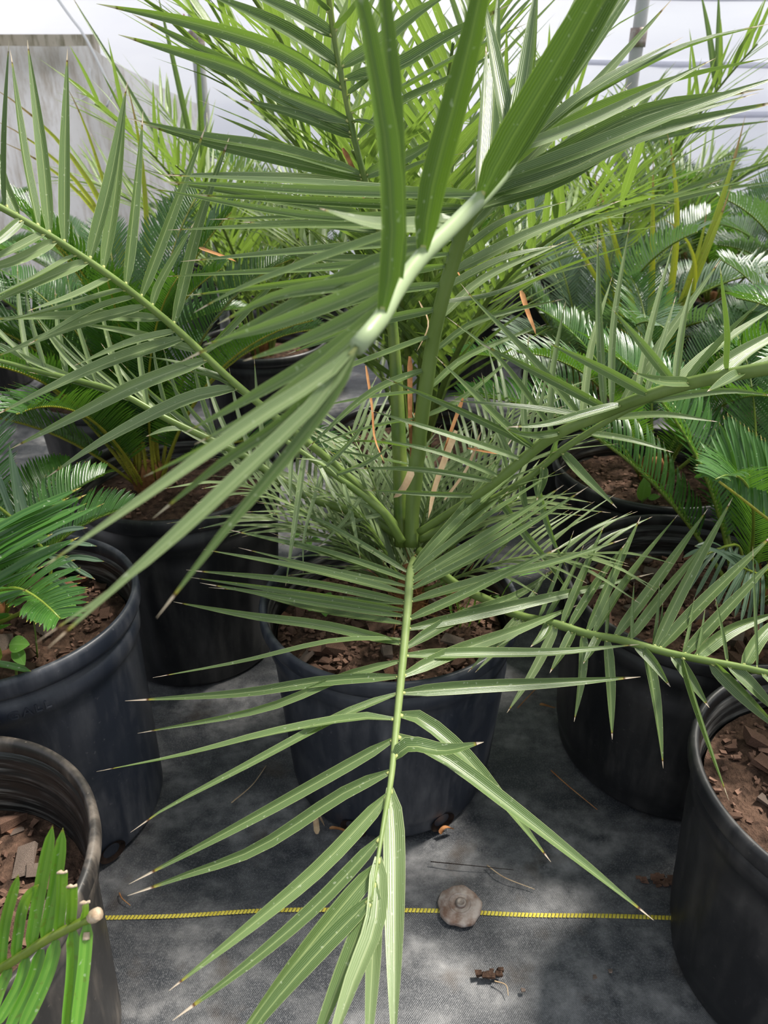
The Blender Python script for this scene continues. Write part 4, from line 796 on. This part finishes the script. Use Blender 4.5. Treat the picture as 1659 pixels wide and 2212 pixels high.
def off_pots(p, gap):                    # litter lies against the pots, not inside them
    for cx, cy, rb in ((HC[0], HC[1], .182), (.56, 1.135, .205), (.612, .685, .172)):
        d = math.hypot(p[0]-cx, p[1]-cy); m = rb+gap
        if d < m: p = np.array([cx+(p[0]-cx)*m/d, cy+(p[1]-cy)*m/d, p[2]])
    return p
def scrap(pts, wd, mat, label, name='dry_leaf_scrap', cat='leaf scrap', lift=.008, tw=1.2):
    p3 = [off_pots(fz(*q), wd*.5+.007)+np.array([0, 0, .004+(lift if 0 < i < len(pts)-1 else 0)]) for i, q in enumerate(pts)]
    o = part(name, leaf(p3, wd, (.1, -.2, 1), 12, .5, prof_sago, tw, 5), mat); tag(o, label, cat)
scrap([(685,1805),(690,1770),(720,1745),(735,1752)], .012, 'dry_tan', 'curled tan husk at the foot of the arching palm pot', lift=.016)
scrap([(735,1765),(750,1790),(775,1808)], .009, 'dry_orange', 'broken orange husk beside the curled tan one', lift=.010)
scrap([(942,1792),(960,1798),(980,1795)], .010, 'dry_orange', 'small brown bark curl in front of the arching palm pot')
scrap([(1165,1525),(1195,1535),(1228,1540)], .010, 'dry_orange', 'flat orange leaf scrap between two pots', lift=.003)
def clump(x, y, n, sp, label, mat='bark'):
    c_ = fz(x, y); gs = []
    for k in range(n):
        V, F, _ = box((0, 0, 0), (1, .7, .5)); V = V*rng.uniform(.6, 1.3, V.shape)*random.uniform(.006, .014)
        gs.append((V+off_pots(c_+np.array([random.gauss(0, sp), random.gauss(0, sp*.5), .003]), .016), F, None))
    o = part('soil_clump', join(gs), mat, None, False); tag(o, label, 'soil clump')
clump(1440, 1905, 26, .016, 'crumbled brown soil clump beside the scuffed pot'); clump(1065, 2105, 9, .008, 'dark soil crumb patch beyond the washer', 'soil')
for k, (x, y) in enumerate(((1284, 2111), (1318, 2098), (1130, 2140), (905, 1640), (700, 2050), (610, 2150))):
    c_ = fz(x, y); V, F, _ = box((0, 0, 0), (1, .8, .6)); o = part('soil_crumb', (V*rng.uniform(.6, 1.2, V.shape)*.006+c_+np.array([0, 0, .001]), F, None), 'bark_grey', None, False); tag(o, 'single tiny crumb of bark on the ground cloth', 'crumb', 'bark crumbs on the ground cloth')
LENS.sort(key=lambda q: -q[0]); print('LEAFLETS', NLEAF[0], 'longest', LENS[:8], 'widest', sorted(LENS, key=lambda q: -q[1])[:6], 'objects', len(bpy.data.objects))
